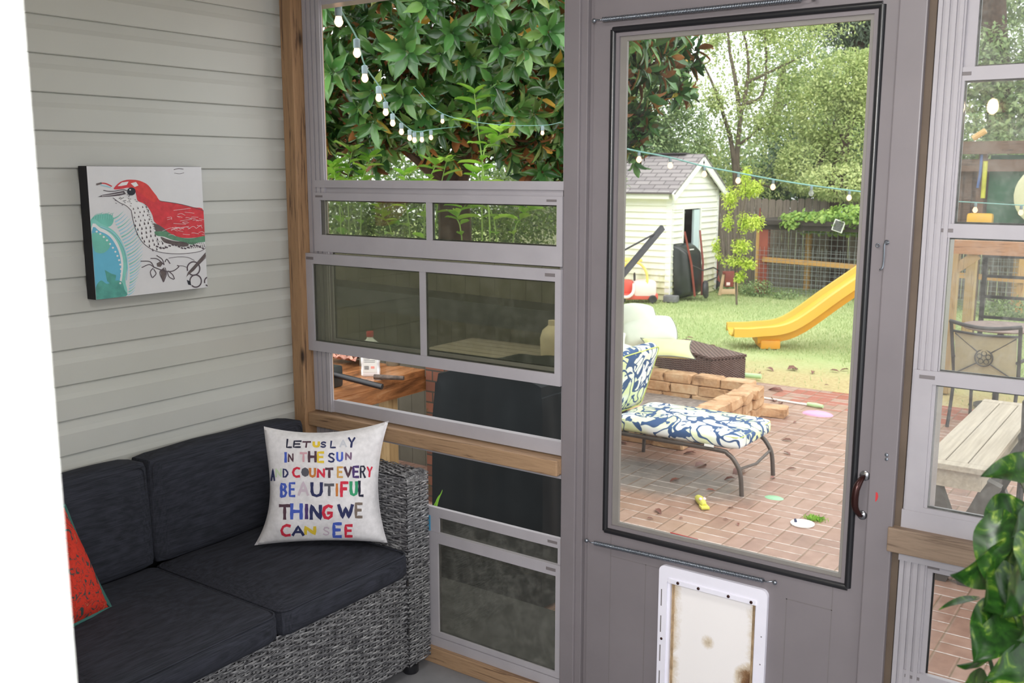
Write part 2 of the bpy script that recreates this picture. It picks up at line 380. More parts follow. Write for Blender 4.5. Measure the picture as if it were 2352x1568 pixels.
pts = [(GX0,GZ0),(GX1,GZ0),(GX1,GZ1),(GX0,GZ1),(GX0,GZ0)]
for (a, b) in zip(pts[:-1], pts[1:]):
    m.tube([(a[0], yd0-.001, a[1]), (b[0], yd0-.001, b[1])], .0085, 10)
struct('gasket', m, M['gasket'], d1, smooth=True)
m = MB(); hframe(m, GX0+.004, GX1-.004, GZ0+.004, GZ1-.004, .002, .012, .034, .024, .026, .024)
struct('glazing_stop', m, plain('grey_vinyl_stop', srgb(128,124,120), .5, 0, .05), d1)
struct('pane', bx(GX0+.03, GX1-.02, .014, .016, GZ0+.02, GZ1-.02), M['glass'], d1)
# pet door
def roundrect(x0, x1, z0, z1, r, n=6):
    out = []
    for cx_, cz_, a0 in ((x1-r, z1-r, 0), (x0+r, z1-r, PI/2), (x0+r, z0+r, PI), (x1-r, z0+r, 1.5*PI)):
        for k in range(n+1): a = a0+PI/2*k/n; out.append((cx_+r*math.cos(a), cz_+r*math.sin(a)))
    return out
def ringplate(m, o, i, y0, y1):
    n = len(o); vs = [(x, y0, z) for x, z in o]+[(x, y0, z) for x, z in i]+[(x, y1, z) for x, z in o]+[(x, y1, z) for x, z in i]; fs = []
    for k in range(n):
        j = (k+1) % n; fs += [(k, j, n+j, n+k), (2*n+k, 3*n+k, 3*n+j, 2*n+j), (k, 2*n+k, 2*n+j, j), (n+k, n+j, 3*n+j, 3*n+k)]
    return m.add(vs, fs)
M['petwhite'] = plain('white_plastic', srgb(226,224,236), .4, 0, .02)
m = MB(); ringplate(m, roundrect(PX0, PX1, PZ0, PZ1, .018), roundrect(PX0+.026, PX1-.03, PZ0+.03, PZ1-.045, .004), yd0-.012, yd0+.002)
ringplate(m, roundrect(PX0+.024, PX1-.026, PZ0+.024, PZ1-.026, .006), roundrect(PX0+.034, PX1-.034, PZ0+.03, PZ1-.05, .004), yd0-.006, yd1)
pf = struct('pet_door_frame', m, M['petwhite'], d1, smooth=True)
m = MB(); m.box(PX0+.03, PX1-.03, yd0-.0155, yd0-.011, PZ1-.048, PZ1-.034, .001); struct('clamp_bar', m, M['petwhite'], pf)
m = MB()
for k in (.12, .36, .70, .95): m.ball((PX0+.03+k*(PX1-PX0-.06), yd0-.0165, PZ1-.041), .0045, .0035, .0045, 10, 6)
for k, zz in ((0, .33), (0, .16)): m.ball((PX0+.013, yd0-.0125, zz), .004, .003, .004, 10, 6)
struct('screw', m, M['bronze'], pf)
m = MB()
for zz in (.455, .375, .285, .205, .125): m.box(PX0+.008, PX0+.011, yd0-.0128, yd0-.0118, zz-.025, zz+.025)
for zz in (.42, .34): m.ball((PX1-.012, yd0-.0125, zz), .002, .001, .002, 8, 4)
struct('rail_slot', m, M['slot'], pf)
t = NT('stained_flap_vinyl'); co = t.coord(); sp = t.n('ShaderNodeSeparateXYZ'); t.l(co, sp.inputs[0])
n1 = t.noise(co, 22, 9, .82, .5); u = t.math('DIVIDE', t.math('SUBTRACT', sp.outputs[0], 1.66), .125); edge = t.math('POWER', t.math('ABSOLUTE', u), 3.)
v_ = t.n('ShaderNodeVectorMath', operation='DISTANCE'); t.l(co, v_.inputs[0]); v_.inputs[1].default_value = (1.645, yd0, .352)
spot = t.math('MAXIMUM', t.math('SUBTRACT', 1., t.math('DIVIDE', v_.outputs['Value'], .035)), 0.)
v2 = t.n('ShaderNodeVectorMath', operation='DISTANCE'); t.l(co, v2.inputs[0]); v2.inputs[1].default_value = (1.77, yd0, .27)
spot2 = t.math('MULTIPLY', t.math('MAXIMUM', t.math('SUBTRACT', 1., t.math('DIVIDE', v2.outputs['Value'], .06)), 0.), 1.4)
f = t.math('MULTIPLY', t.math('ADD', t.math('ADD', t.math('MULTIPLY', edge, .8), spot), spot2), t.math('POWER', n1, 1.1))
c = t.ramp(f, [(.17, srgb(236,232,232)), (.32, srgb(206,192,172)), (.55, srgb(134,102,72)), (.9, srgb(84,52,32))])
M['flap'] = t.fin(t.prin(c, .45))
struct('flap', bx(PX0+.034, PX1-.034, yd0+.004, yd0+.007, PZ0+.03, PZ1-.05), M['flap'], pf, 'yellowed flap with brown stains')
m = MB()
for xx in (PX0+.040, PX1-.041):
    for q in (-.0025, 0, .0025): m.box(xx+q-.0008, xx+q+.0008, yd0+.001, yd0+.0045, PZ0+.03, PZ1-.052)
struct('flap_seal', m, plain('stained_brush', srgb(176,150,118), .8, 0, .2, 40), pf)
def spring(name, a, b, r, pitch, lab):
    a, b = Vector(a), Vector(b); d = (b-a).normalized(); L = (b-a).length; u = d.cross(Vector((0,1,0))).normalized(); v = d.cross(u)
    n = int(L/pitch); pts = []
    for i in range(n*7+1): t = 2*PI*i/7; pts.append(a+d*(L*i/(n*7))+(u*math.cos(t)+v*math.sin(t))*r)
    m = MB(); m.tube(pts, pitch*.40, 5)
    for e, q in ((a, -d), (b, d)):
        m.tube([e, e+q*.012+Vector((0,-.003,0)), e+q*.022+Vector((0,.002,.002)), e+q*.034+Vector((0,.008,0))], .0018, 6); m.lathe([(.006,0),(.0062,.004),(.003,.007)], e+q*.03+Vector((0,.006,0)), 10, (0,-1,0))
    return struct(name, m, M['steel'], d1, lab, smooth='all')
a, b = FY(1352,1243,-.018), FY(1770,1337,-.018); spring('closing_spring', (a.x+.02, -.018, a.z), (b.x-.02, -.018, b.z), .0055, .0042, 'lower closing spring')
a, b = FY(1385,45,-.028), FY(1840,-2,-.028); spring('closing_spring', (a.x, -.028, a.z), (b.x, -.028, b.z), .0055, .0042, 'upper closing spring')
a, b = FY(1983,1095,-.02), FY(1977,1186,-.02)
m = MB(); m.tube(curve([(a.x, -.012, a.z), (a.x-.004, -.03, a.z-.008), (a.x-.010, -.042, (a.z*.7+b.z*.3)), (a.x-.010, -.042, (a.z*.3+b.z*.7)), (b.x-.001, -.03, b.z+.008), (b.x, -.012, b.z)], 5), [.004,.005,.006,.0065,.007,.0075,.008,.0085,.009,.009,.009,.0092,.009,.009,.0088,.0085,.008,.0075,.007,.0065,.006,.0055,.005,.005,.0045,.004][:26], 10)
h = struct('pull_handle', m, M['bronze'], d1, 'dark bronze bow handle', smooth=True)
m = MB(); m.lathe([(.013,0),(.0125,.003),(.008,.006),(.0,.0065)], (a.x, -.006, a.z), 16, (0,-1,0)); m.lathe([(.012,0),(.0115,.003),(.008,.006),(.0,.0065)], (b.x, -.006, b.z), 16, (0,-1,0))
struct('mounting_plate', m, M['chrome'], h, smooth=True)
a = FY(2033,556,-.02)
m = MB(); m.tube(curve([(a.x+.006, -.024, a.z), (a.x+.002, -.032, a.z-.004), (a.x+.002, -.03, a.z-.03), (a.x, -.028, a.z-.058), (a.x-.004, -.034, a.z-.064)], 4), .0022, 6); m.lathe([(.005,0),(.006,.003),(.003,.007)], (a.x+.005, -.022, a.z), 10, (0,-1,0))
mk('hook', m, M['steel'], None, True, 'small steel hook hanging on the right door jamb', 'hook')
a = FY(2017,563,-.008); m = MB(); m.tube([(a.x+.004*math.cos(t), -.012, a.z+.004*math.sin(t)) for t in np.linspace(0, 2*PI, 12)], .0014, 6); m.tube([(a.x, -.007, a.z-.003), (a.x, -.012, a.z-.003)], .0014, 6)
struct('screw_eye', m, M['steel'], d1, smooth=True)
a = FY(2036,1050,-.022); m = MB(); m.lathe([(.005,0),(.004,.002),(0,.003)], (a.x, -.022, a.z+.006), 10, (0,-1,0)).lathe([(.004,0),(.004,.003),(0,.004)], (a.x+.001, -.022, a.z-.004), 10, (0,-1,0)); mk('screw_eye', m, M['steel'], None, True, 'steel screw eye on the right door jamb, above the bow handle', 'screw eye')
a = FY(2000,1138,-.0225); m = MB(); m.poly([(a.x+.0115, -.0226, a.z+.012), (a.x+.0115, -.0226, a.z-.014), (a.x+.016, -.0226, a.z-.008), (a.x+.018, -.0226, a.z+.002), (a.x+.016, -.0226, a.z+.010)]); struct('paint_mark', m, plain('red_paint', srgb(190,50,55), .5), d1, 'red paint smear beside the handle')
# --- right windows
w4 = empty_win('window_3', (2.8, .02, 1.5), 'right upper aluminium window with four stacked clear panes')
XR0, XR1 = 2.14, 3.30
fr = grooved(XR0, 2.2, -.002, .06, .80, 2.235, 4); fr.box(XR1-.03, XR1, 0, .06, .8, 2.235); fr.box(XR0, XR1, -.008, .06, .80, .845); fr.box(XR0, XR1, -.004, .06, 2.2, 2.235)
struct('frame', fr, M['alu'], w4)
sash(w4, 2.178, XR1-.02, 1.857, 2.20, .018, .045, .03, .02, .028, M['clear'], None)
sash(w4, 2.172, XR1-.02, 1.505, 1.885, .010, .034, .03, .030, .032, M['clear'], None)
sash(w4, 2.160, XR1-.02, 1.163, 1.537, .002, .036, .03, .032, .028, M['clear'], None)
sash(w4, 2.146, XR1-.02, .845, 1.192, -.006, .042, .03, .032, .012, M['clear'], None)
struct('trim_7', bx(2.115, 4.5, -.03, .07, .738, .80, bev=.004), M['darkpine'], label='dark stained pine rail under the right upper window')

w5 = empty_win('window_4', (2.8, .02, .4), 'right lower aluminium window behind the trailing plant')
fr = grooved(XR0, 2.205, -.002, .06, .05, .738, 4); fr.box(XR1-.03, XR1, 0, .06, .05, .738); fr.box(XR0, XR1, -.008, .06, .715, .738); fr.box(XR0, XR1, -.008, .06, .05, .09)
struct('frame', fr, M['alu'], w5)
sash(w5, 2.185, XR1-.02, .42, .716, .010, .032, .03, .022, .0, M['screen'], None)
sash(w5, 2.16, XR1-.02, .09, .43, .0, .036, .03, .030, .02, M['clear'], None)
struct('trim_8', MB().box(2.124, 4.5, -.03, .07, 0, .05, .003).box(XR1, 3.4, -.04, .09, 0, 2.3, .004), M['pine'])
# ------------------------------------------------------------------ wall sconce behind the viewer (its bulbs mirror in the right window)
sc = thing('wall_sconce', 'two-bulb wall sconce beside the doorway', 'lamp', (1.83, -2.2, 1.93))
mk('back_plate', bx(1.70, 1.96, -2.211, -2.19, 1.90, 1.97, bev=.006), M['bronze'], sc)
M['warm'] = emis('warm_filament', (1, .78, .45, 1), 60)
for xx in (1.765, 1.895):
    a_ = mk('arm', MB().tube([(xx, -2.2, 1.96), (xx, -2.13, 1.97), (xx, -2.11, 1.955)], .007, 8), M['bronze'], sc, True)
    mk('bulb', MB().ball((xx, -2.11, 1.925), .022, .022, .032, 14, 10), M['warm'], sc, True)
# ================================================================== SOFA
t = NT('grey_wicker'); co = t.coord((1,1,1)); cx = t.n('ShaderNodeSeparateXYZ'); t.l(co, cx.inputs[0])
nz = t.noise(t.coord((8,8,110)), 4, 3, .7); nz2 = t.noise(t.coord((50,50,260)), 1, 2)
f = t.math('ADD', t.math('MULTIPLY', nz, .6), t.math('MULTIPLY', nz2, .4))
M['wicker'] = t.fin(t.prin(t.ramp(f, [(.36, srgb(34,34,40)), (.48, srgb(84,84,88)), (.60, srgb(156,156,158)), (.72, srgb(202,202,204))]), .45, 0, .4))
M['wicker_core'] = plain('wicker_core', srgb(30,30,34), .8)
t = NT('charcoal_fabric'); f = t.math('ADD', t.math('MULTIPLY', t.noise(t.coord((30,5,300)), 2, 4, .6), .5), t.math('MULTIPLY', t.noise(t.coord((300,6,30)), 2, 4, .6), .5))
M['char'] = t.fin(t.prin(t.ramp(f, [(.38, srgb(33,35,41)), (.62, srgb(55,57,68))]), .9, 0, .25, f, .25, .002))
def weave(m, o, u, v, n, W, H, ru=.0088, rv=.028, amp=.0026):
    """interlaced strands: rows along u alternate over and under stakes along v"""
    o, u, v, n = Vector(o), Vector(u).normalized(), Vector(v).normalized(), Vector(n).normalized()
    rows = max(1, int(H/ru)); cols = max(1, int(W/rv)); ru = H/rows; rv = W/cols
    for j in range(rows):
        vs = []; k = 4; N = cols*k
        h0, h1 = (j+.06)*ru, (j+.94)*ru
        for i in range(N+1):
            a = math.cos(PI*i/k+PI*(j % 2)); off = amp*a+.0006*random.uniform(-1, 1); dv = .0008*random.uniform(-1, 1)
            vs += [o+u*(i*rv/k)+v*(h0+dv)+n*(off-.0004), o+u*(i*rv/k)+v*((h0+h1)/2+dv)+n*(off+.0010), o+u*(i*rv/k)+v*(h1+dv)+n*(off-.0004)]
        fs = []
        for i in range(N): b = 3*i; fs += [(b, b+3, b+4, b+1), (b+1, b+4, b+5, b+2)]
        m.add(vs, fs)
    for c in range(cols):
        x = (c+.0)*rv+rv*.5-rv/2; w_ = .0035
        if x < w_: continue
        m.add([o+u*(x-w_)+n*.0006, o+u*(x+w_)+n*.0006, o+u*(x+w_)+v*H+n*.0006, o+u*(x-w_)+v*H+n*.0006], [(0,1,2,3)])
    return m
SF = thing('outdoor_sofa', 'grey wicker three-seat sofa with charcoal cushions along the siding wall', 'sofa', (.34, -1.0, 0))
Y1, Y0 = -.068, -1.955; AT = .105; XF = .68; AZ = .70
def arm(y0, y1, lab):
    c = mk('armrest', bx(.135, XF-.004, y0+.003, y1-.003, .055, AZ-.003, bev=.012), M['wicker_core'], SF)
    m = MB()
    weave(m, (XF-.001, y0, .05), (0,1,0), (0,0,1), (1,0,0), y1-y0, AZ-.055)
    weave(m, (XF, y0, .05), (-1,0,0), (0,0,1), (0,-1,0), XF-.135, AZ-.055)
    weave(m, (XF, y1, .05), (-1,0,0), (0,0,1), (0,1,0), XF-.135, AZ-.055)
    weave(m, (.135, y0, AZ-.001), (1,0,0), (0,1,0), (0,0,1), XF-.135, y1-y0)
    rr = .009      # woven rounded border
    for i in range(int((y1-y0)/.009)):
        y = y0+(i+.5)*.009; m.tube([(XF-.03, y, AZ+.0015), (XF-.010, y, AZ+.001), (XF+.001, y, AZ-.010), (XF+.0012, y, AZ-.03)], .0036, 5)
    mk('weave', m, M['wicker'], c, True)
arm(Y1-AT, Y1, None); arm(Y0, Y0+AT, None)
m = bx(.03, XF-.012, Y0+AT, Y1-AT, .055, .355); c = mk('base', m, M['wicker_core'], SF)
m = MB(); weave(m, (XF-.010, Y0+AT, .05), (0,1,0), (0,0,1), (1,0,0), Y1-Y0-2*AT, .325); mk('weave', m, M['wicker'], c, True)
mk('back_frame', bx(.012, .05, Y0+.02, Y1-.02, .3, .70), M['wicker_core'], SF)
for x, y in ((XF-.045, Y1-.05), (XF-.045, Y0+.05), (.16, Y1-.05), (.16, Y0+.05)): mk('foot', MB().lathe([(.024,0),(.027,.004),(.027,.03),(.022,.034),(.022,.06)], (x, y, 0), 18), M['gasket'], SF, True)
for z in (.355, .19): mk('clip', bx(XF-.002, XF+.003, Y1-AT-.008, Y1-AT-.001, z-.018, z), M['gasket'], SF)
def cushion(x0, x1, y0, y1, z0, z1, r=.03, tilt=0, pv=(0,0), puff=.012, seed=0):
    """rounded cushion: superellipse-like box with slightly puffed faces"""
    bm = bmesh.new(); bmesh.ops.create_cube(bm, size=2); bmesh.ops.subdivide_edges(bm, edges=bm.edges[:], cuts=13, use_grid_fill=True)
    rr = random.Random(seed); hx, hy, hz = (x1-x0)/2, (y1-y0)/2, (z1-z0)/2; ph = rr.random()*6
    for v in bm.verts:
        p = v.co.copy(); q = Vector((p.x*hx, p.y*hy, p.z*hz)); inner = Vector((max(-hx+r, min(hx-r, q.x)), max(-hy+r, min(hy-r, q.y)), max(-hz+r, min(hz-r, q.z))))
        d = q-inner
        if d.length > 1e-6: q = inner+d.normalized()*r*min(1, max(abs(d.x), abs(d.y), abs(d.z))/r)
        f = Vector(((1-p.y**2)*(1-p.z**2)*p.x, (1-p.x**2)*(1-p.z**2)*p.y, (1-p.y**2)*(1-p.x**2)*p.z))
        q += f*puff; q.z += .0015*math.sin(q.y*23+ph)*(1 if p.z > 0 else 0)
        v.co = q
    R = Matrix.Translation(((x0+x1)/2, (y0+y1)/2, (z0+z1)/2)) @ Matrix.Rotation(tilt, 4, 'Y')
    return MB().bm(bm, R)
CY = [Y1-AT-.002, -.715, -1.275, Y0+AT+.002]
def piping(x0, x1, y0, y1, z, r=.0035):
    return MB().tube([(x, y, z) for x, y in roundrect(x0, x1, y0, y1, .03, 4)+roundrect(x0, x1, y0, y1, .03, 4)[:1]], r, 6)
for i in range(3):
    a, b = CY[i+1]+.003, CY[i]-.003
    c = mk('seat_cushion', cushion(.10, XF+.012-(.03 if i == 1 else 0)*0, a, b, .365, .458, .026, seed=i), M['char'], SF, True)
    mk('piping', piping(.115, XF+.010, a+.003, b-.003, .449), M['char'], c, True)
    b = -.082 if i == 0 else b
    c = mk('back_cushion', cushion(.018, .128, a, b, .455, .79, .02, tilt=-.05, seed=i+5, puff=.009), M['char'], SF, True)
    mk('piping', MB().tube([(.118-.10*k*0, y, z) for k, (y, z) in enumerate(roundrect(a+.012, b-.012, .475, .775, .02, 3)+roundrect(a+.012, b-.012, .475, .775, .02, 3)[:1])], .003, 6), M['char'], c, True)
# ================================================================== LETTERED PILLOW
SEAT = .462
BL = FZ(584,1252,SEAT+.012); BR = FZ(890,1246,SEAT+.012)
ub = (BR-BL).normalized(); nn = ub.cross(Vector((0,0,1))).normalized()    # faces the porch
nn = nn if nn.dot(CAM-BL) > 0 else -nn
upp = (Vector((0,0,1))*math.cos(.17)-nn*math.sin(.17)).normalized(); npl = ub.cross(upp).normalized(); npl = npl if npl.dot(CAM-BL) > 0 else -npl
TL = FP(606,979,BL,npl); TR = FP(893,966,BL,npl)
def pill_pt(u, v, side=1, th=.085):
    """u,v in 0..1; curved front or back face of the pillow"""
    bow = .045
    eu = 4*u*(1-u); ev = 4*v*(1-v)
    p = BL*(1-u)*(1-v)+BR*u*(1-v)+TL*(1-u)*v+TR*u*v
    p = p + (TL-BL)*(-.075*eu*(v**3)) + (TL-BL)*(.03*eu*((1-v)**3)) + (BR-BL)*(.09*ev*(1.4-v)*((1-u)**3)) - (BR-BL)*(.075*ev*(u**3))
    p = p + npl*side*th*(max(0, eu*ev))**.42
    w_ = .004*math.sin(u*9+v*4)+.003*math.sin(v*15-u*5)
    if min(eu, ev) > .02: p = p + npl*side*w_*min(1, eu*ev*3)
    return p
def grid_surf(f, n, side):
    vs = [f(i/n, j/n, side) for j in range(n+1) for i in range(n+1)]; fs = []
    for j in range(n):
        for i in range(n):
            a = j*(n+1)+i; q = (a, a+1, a+n+2, a+n+1); fs.append(q if side > 0 else q[::-1])
    return vs, fs
t = NT('oatmeal_canvas'); wv = t.noise(t.coord(), 400, 2); M['canvas_cloth'] = t.fin(t.prin(t.ramp(t.noise(t.coord(), 60, 3), [(.3, srgb(214,212,216)), (.7, srgb(232,230,234))]), .9, 0, .2, wv, .2, .001))
m = MB()
# push the pillow's middle off the armrest: both faces bulge around the seam plane
for sd in (1, -1): m.add(*grid_surf(lambda u, v, s: pill_pt(u, v, s, .085 if s > 0 else .05), 40, sd))
GL = {  # hand-cut letters: strokes in a unit box
 'L': [[(0,1),(0,0),(1,0)]], 'E': [[(1,1),(0,1),(0,0),(1,0)], [(0,.52),(.85,.52)]], 'T': [[(0,1),(1,1)], [(.5,1),(.5,0)]],
 'U': [[(0,1),(0,.35),(.12,.1),(.5,0),(.88,.1),(1,.35),(1,1)]], 'S': [[(.95,.86),(.6,1),(.2,.94),(.05,.74),(.3,.56),(.7,.45),(.95,.26),(.8,.06),(.4,0),(.0,.12)]],
 'A': [[(0,0),(.5,1),(1,0)], [(.22,.36),(.78,.36)]], 'Y': [[(0,1),(.5,.48),(1,1)], [(.5,.48),(.4,0)]], 'I': [[(.5,0),(.5,1)]], 'N': [[(0,0),(0,1),(1,0),(1,1)]],
 'H': [[(0,0),(0,1)], [(1,0),(1,1)], [(0,.5),(1,.5)]], 'D': [[(0,0),(0,1),(.55,.93),(1,.6),(1,.38),(.55,.05),(0,0)]],
 'C': [[(1,.92),(.6,1),(.2,.85),(0,.5),(.15,.15),(.5,0),(1,.06)]], 'O': [[(.22,.5),(.3,.72),(.5,.8),(.7,.72),(.78,.5),(.7,.28),(.5,.2),(.3,.28),(.22,.5)], [(.35,.5),(.65,.5)]],
 'V': [[(0,1),(.5,0),(1,1)]], 'R': [[(0,0),(0,1),(.7,1),(.95,.8),(.7,.56),(0,.5)], [(.45,.5),(1,0)]],
 'B': [[(0,0),(0,1),(.7,.95),(.85,.78),(.6,.55),(0,.52)], [(.6,.53),(1,.3),(.7,.03),(0,0)]], 'F': [[(1,1),(0,1),(0,0)], [(0,.55),(.8,.55)]],
 'G': [[(1,.9),(.6,1),(.15,.82),(0,.45),(.2,.08),(.6,0),(.95,.18),(1,.42),(.55,.42)]], 'W': [[(0,1),(.28,0),(.52,.75),(.76,0),(1,1)]]}
CC = dict(k=(34,36,58), n=(44,50,94), b=(70,94,190), p=(74,52,110), y=(226,196,60), r=(206,44,70), g=(52,150,108), o=(196,122,60), s=(206,190,204), w=(200,202,212), br=(84,58,72), br2=(120,98,112), pk=(214,166,178), lg=(196,216,184), tan=(206,160,90), gr=(88,88,98), ol=(122,108,100), pu=(120,96,124), mu=(196,180,196))
LT = [('L',455,315,505,400,'k',13),('E',528,335,600,398,'k',13),('T',618,343,700,400,'br',13),('U',742,345,795,392,'y',20),('S',818,345,870,398,'n',12),('L',920,335,970,402,'n',13),('A',1020,325,1085,395,'w',14),('Y',1112,300,1175,398,'n',16),
 ('I',432,458,455,555,'b',20),('N',475,470,520,552,'br',12),('T',600,462,665,550,'pk',17),('H',692,447,760,553,'br',20),('E',785,455,845,555,'y',18),('S',900,465,958,555,'n',15),('U',990,455,1042,545,'b',17),('N',1082,458,1135,530,'pu',14),
 ('A',292,630,325,752,'n',13),('N',342,628,395,712,'lg',13),('D',420,632,465,715,'n',14),('C',522,618,590,712,'r',19),('O',606,616,694,710,'gr',30),('U',702,625,755,710,'o',19),('N',785,632,850,715,'r',18),('T',870,628,942,718,'br',20),('E',996,612,1045,715,'tan',17),('V',1070,612,1140,712,'br',19),('E',1162,606,1215,714,'p',19),('R',1238,602,1285,720,'k',14),('Y',1310,610,1358,712,'r',14),
 ('B',398,788,450,920,'b',22),('E',488,780,540,916,'b',18),('A',582,772,680,905,'s',20),('U',722,778,822,915,'n',24),('T',860,798,950,908,'gr',22),('I',975,790,998,912,'o',20),('F',1035,775,1100,918,'r',24),('U',1135,768,1195,905,'g',24),('L',1225,760,1262,912,'k',20),
 ('T',382,1018,485,1158,'br',24),('H',508,1002,608,1155,'b',26),('I',640,1008,690,1152,'p',26),('N',715,1018,812,1158,'n',26),('G',842,1018,932,1152,'r',26),('W',1005,1012,1150,1140,'n',26),('E',1188,998,1250,1138,'ol',22),
 ('C',400,1225,490,1335,'r',22),('A',520,1238,632,1330,'n',20),('N',655,1245,752,1318,'y',24),('S',845,1248,905,1328,'mu',11),('E',955,1210,1030,1345,'b',24),('E',1080,1228,1145,1342,'r',22)]
mats = [M['canvas_cloth']]; cid = {}
def uv_of(P, q0, q1, q2, q3):
    """inverse bilinear on the flat corner quad, by iteration"""
    u = v = .5
    for _ in range(14):
        p = q0*(1-u)*(1-v)+q1*u*(1-v)+q2*(1-u)*v+q3*u*v; e = P-p
        du = (q1-q0)*(1-v)+(q3-q2)*v; dv = (q2-q0)*(1-u)+(q3-q1)*u
        u += e.dot(du)/du.length_squared*.9; v += e.dot(dv)/dv.length_squared*.9
    return u, v
def on_pillow(px, py, lift):
    P = FP(px, py, BL+npl*.07, npl)           # print sits on the bulged face
    # find u,v whose surface point lies on this sight line
    u, v = uv_of(FP(px, py, BL+npl*.0, npl), BL, BR, TL, TR)
    d0 = (P-CAM).normalized()
    for _ in range(8):
        s = pill_pt(u, v); hit = FP(px, py, s, npl); e = hit-s
        u += e.dot(BR-BL)/(BR-BL).length_squared*.9; v += e.dot(TL-BL)/(TL-BL).length_squared*.9
    return pill_pt(u, v)+npl*lift
nl = 0
for ch, x0, y0, x1, y1, col, wt in LT:
    if col not in cid: cid[col] = len(mats); mats.append(plain('print_'+col, srgb(*CC[col]), .85, 0, .05))
    m.cur = cid[col]
    slant = 8 if ch in 'LET' and y0 < 400 else 0
    for st in GL[ch]:
        P = [(x0+a*(x1-x0)+slant*b, y1+(y0-y1)*b) for a, b in st]; nl += 1
        Q = [P[0]]
        for a, b in zip(P[:-1], P[1:]):
            k = max(1, int(math.dist(a, b)/22))
            Q += [(a[0]+(b[0]-a[0])*i/k, a[1]+(b[1]-a[1])*i/k) for i in range(1, k+1)]
        L_ = []; closed = math.dist(P[0], P[-1]) < 1
        for i, q in enumerate(Q):
            a = Q[i-1] if i > 0 else (Q[-2] if closed else q); b = Q[i+1] if i < len(Q)-1 else (Q[1] if closed else q)
            dx, dy = b[0]-a[0], b[1]-a[1]; l_ = math.hypot(dx, dy) or 1; h_ = wt*.66*(1+.12*math.sin(i*1.7+nl))
            n1x, n1y = -dy/l_*h_, dx/l_*h_
            if i == 0 and not closed: q = (q[0]-dx/l_*wt*.35, q[1]-dy/l_*wt*.35)
            if i == len(Q)-1 and not closed: q = (q[0]+dx/l_*wt*.35, q[1]+dy/l_*wt*.35)
            L_.append([(q[0]+n1x, q[1]+n1y), (q[0]-n1x, q[1]-n1y)])
        vs = []; lift = .0012+.0001*(nl % 4)
        for r_ in L_:
            for q in r_: vs.append(on_pillow(560+q[0]/4.611, 940+q[1]/4.611, lift))
        m.add(vs, [(2*i, 2*i+1, 2*i+3, 2*i+2) for i in range(len(L_)-1)])
m.cur = 0
mk('throw_pillow', m, mats, None, True, 'oatmeal square pillow printed with colourful lettering, standing in the sofa corner', 'pillow', origin=BL)
# red patterned pillow cut by the door casing
t = NT('red_tapestry'); n = t.noise(t.coord(), 26, 4, .6, 2.2); n2 = t.noise(t.coord(), 60, 3)
M['red_pat'] = t.fin(t.prin(t.ramp(n, [(.40, srgb(60,70,68)), (.44, srgb(190,52,40)), (.56, srgb(204,60,44)), (.62, srgb(150,40,34)), (.68, srgb(196,96,70))]), .9, 0, .2, n2, .3, .002))
def soft_pillow(c, ax, ay, n, hw, hh, th, mat, name, label, group=None, seam=None, k=18, cat='pillow', seed=0, p=.45, bow=.08):
    """plump pillow: centre, half-width axis, half-height axis, normal"""
    c = Vector(c); ax = Vector(ax).normalized(); n = Vector(n); n = (n-ax*n.dot(ax)).normalized(); ay = n.cross(ax)
    r_ = random.Random(seed); ph = r_.random()*6
    def f(u, v, s):
        a, b = 2*u-1, 2*v-1; ea, eb = 1-a*a, 1-b*b
        return c+ax*hw*a*(1-bow*eb*abs(a)**2)+ay*hh*b*(1-bow*ea*abs(b)**2)+n*s*(th*(max(0, ea*eb))**p)+n*.012*math.sin(a*3+b*2+ph)*hw
    m = MB()
    for s in (1, -1): m.add(*grid_surf(f, k, s))
    o = mk(name, m, mat, None, True, label, cat, group, origin=c)
    if seam:
        pts = [f(i/k, 0, 1) for i in range(k)]+[f(1, i/k, 1) for i in range(k)]+[f(1-i/k, 1, 1) for i in range(k)]+[f(0, 1-i/k, 1) for i in range(k+1)]
        mk('piping', MB().tube(pts, seam[0], 5), seam[1], o, True, origin=c)
    return o
M['teal_cord'] = plain('teal_trim', srgb(50,104,98), .8)
rbr = FZ(252,1392,.47); rbl = FZ(95,1475,.47); rax = (rbr-rbl).normalized(); rup = (Vector((-.45,-.10,.9))).normalized(); rn = rax.cross(rup)
rn = rn if rn.dot(CAM-rbr) > 0 else -rn
soft_pillow(rbr-rax*.20+rup*.15, rax, None, rn, .20, .155, .07, M['red_pat'], 'throw_pillow', 'red tapestry pillow with teal edge half hidden by the white door casing', seam=(.007, M['teal_cord']), bow=.05)
# ================================================================== BIRD CANVAS
CV0, CV1, CZ0, CZ1 = FX(198,378,.045), FX(463,386,.045), 1.285, 1.672
ya, yb = CV0.y, CV1.y
cv = thing('canvas_picture', 'square canvas print of a red-backed spotted bird hung on the siding', 'picture', (.03, (ya+yb)/2, CZ0))
mk('stretcher', bx(.001, .044, ya, yb, CZ0, CZ1, bev=.002), plain('black_canvas_edge', srgb(24,22,30), .6), cv, label='black canvas edge')
mats = [plain('print_ground', srgb(212,212,216), .55, 0, .015, 20)]; art = {}
def ac(name, c, var=.04, sc=30):
    art[name] = len(mats); mats.append(plain('print_'+name, srgb(*c), .6, 0, var, sc)); return art[name]
for k_, c_, v_, s_ in (('red', (206,56,66), .12, 45), ('red2', (212,64,62), .08, 60), ('green', (92,140,112), .12, 60), ('grey', (98,88,88), .12, 60), ('ink', (84,74,82), .1, 60), ('dark', (26,30,44), .05, 20), ('blue', (98,178,208), .04, 12), ('teal', (112,190,176), .08, 15), ('pale', (150,204,222), .05, 20), ('wht', (224,224,226), .02, 20), ('mint', (128,200,190), .05, 20), ('seafoam', (84,160,150), .15, 30)): ac(k_, c_, v_, s_)
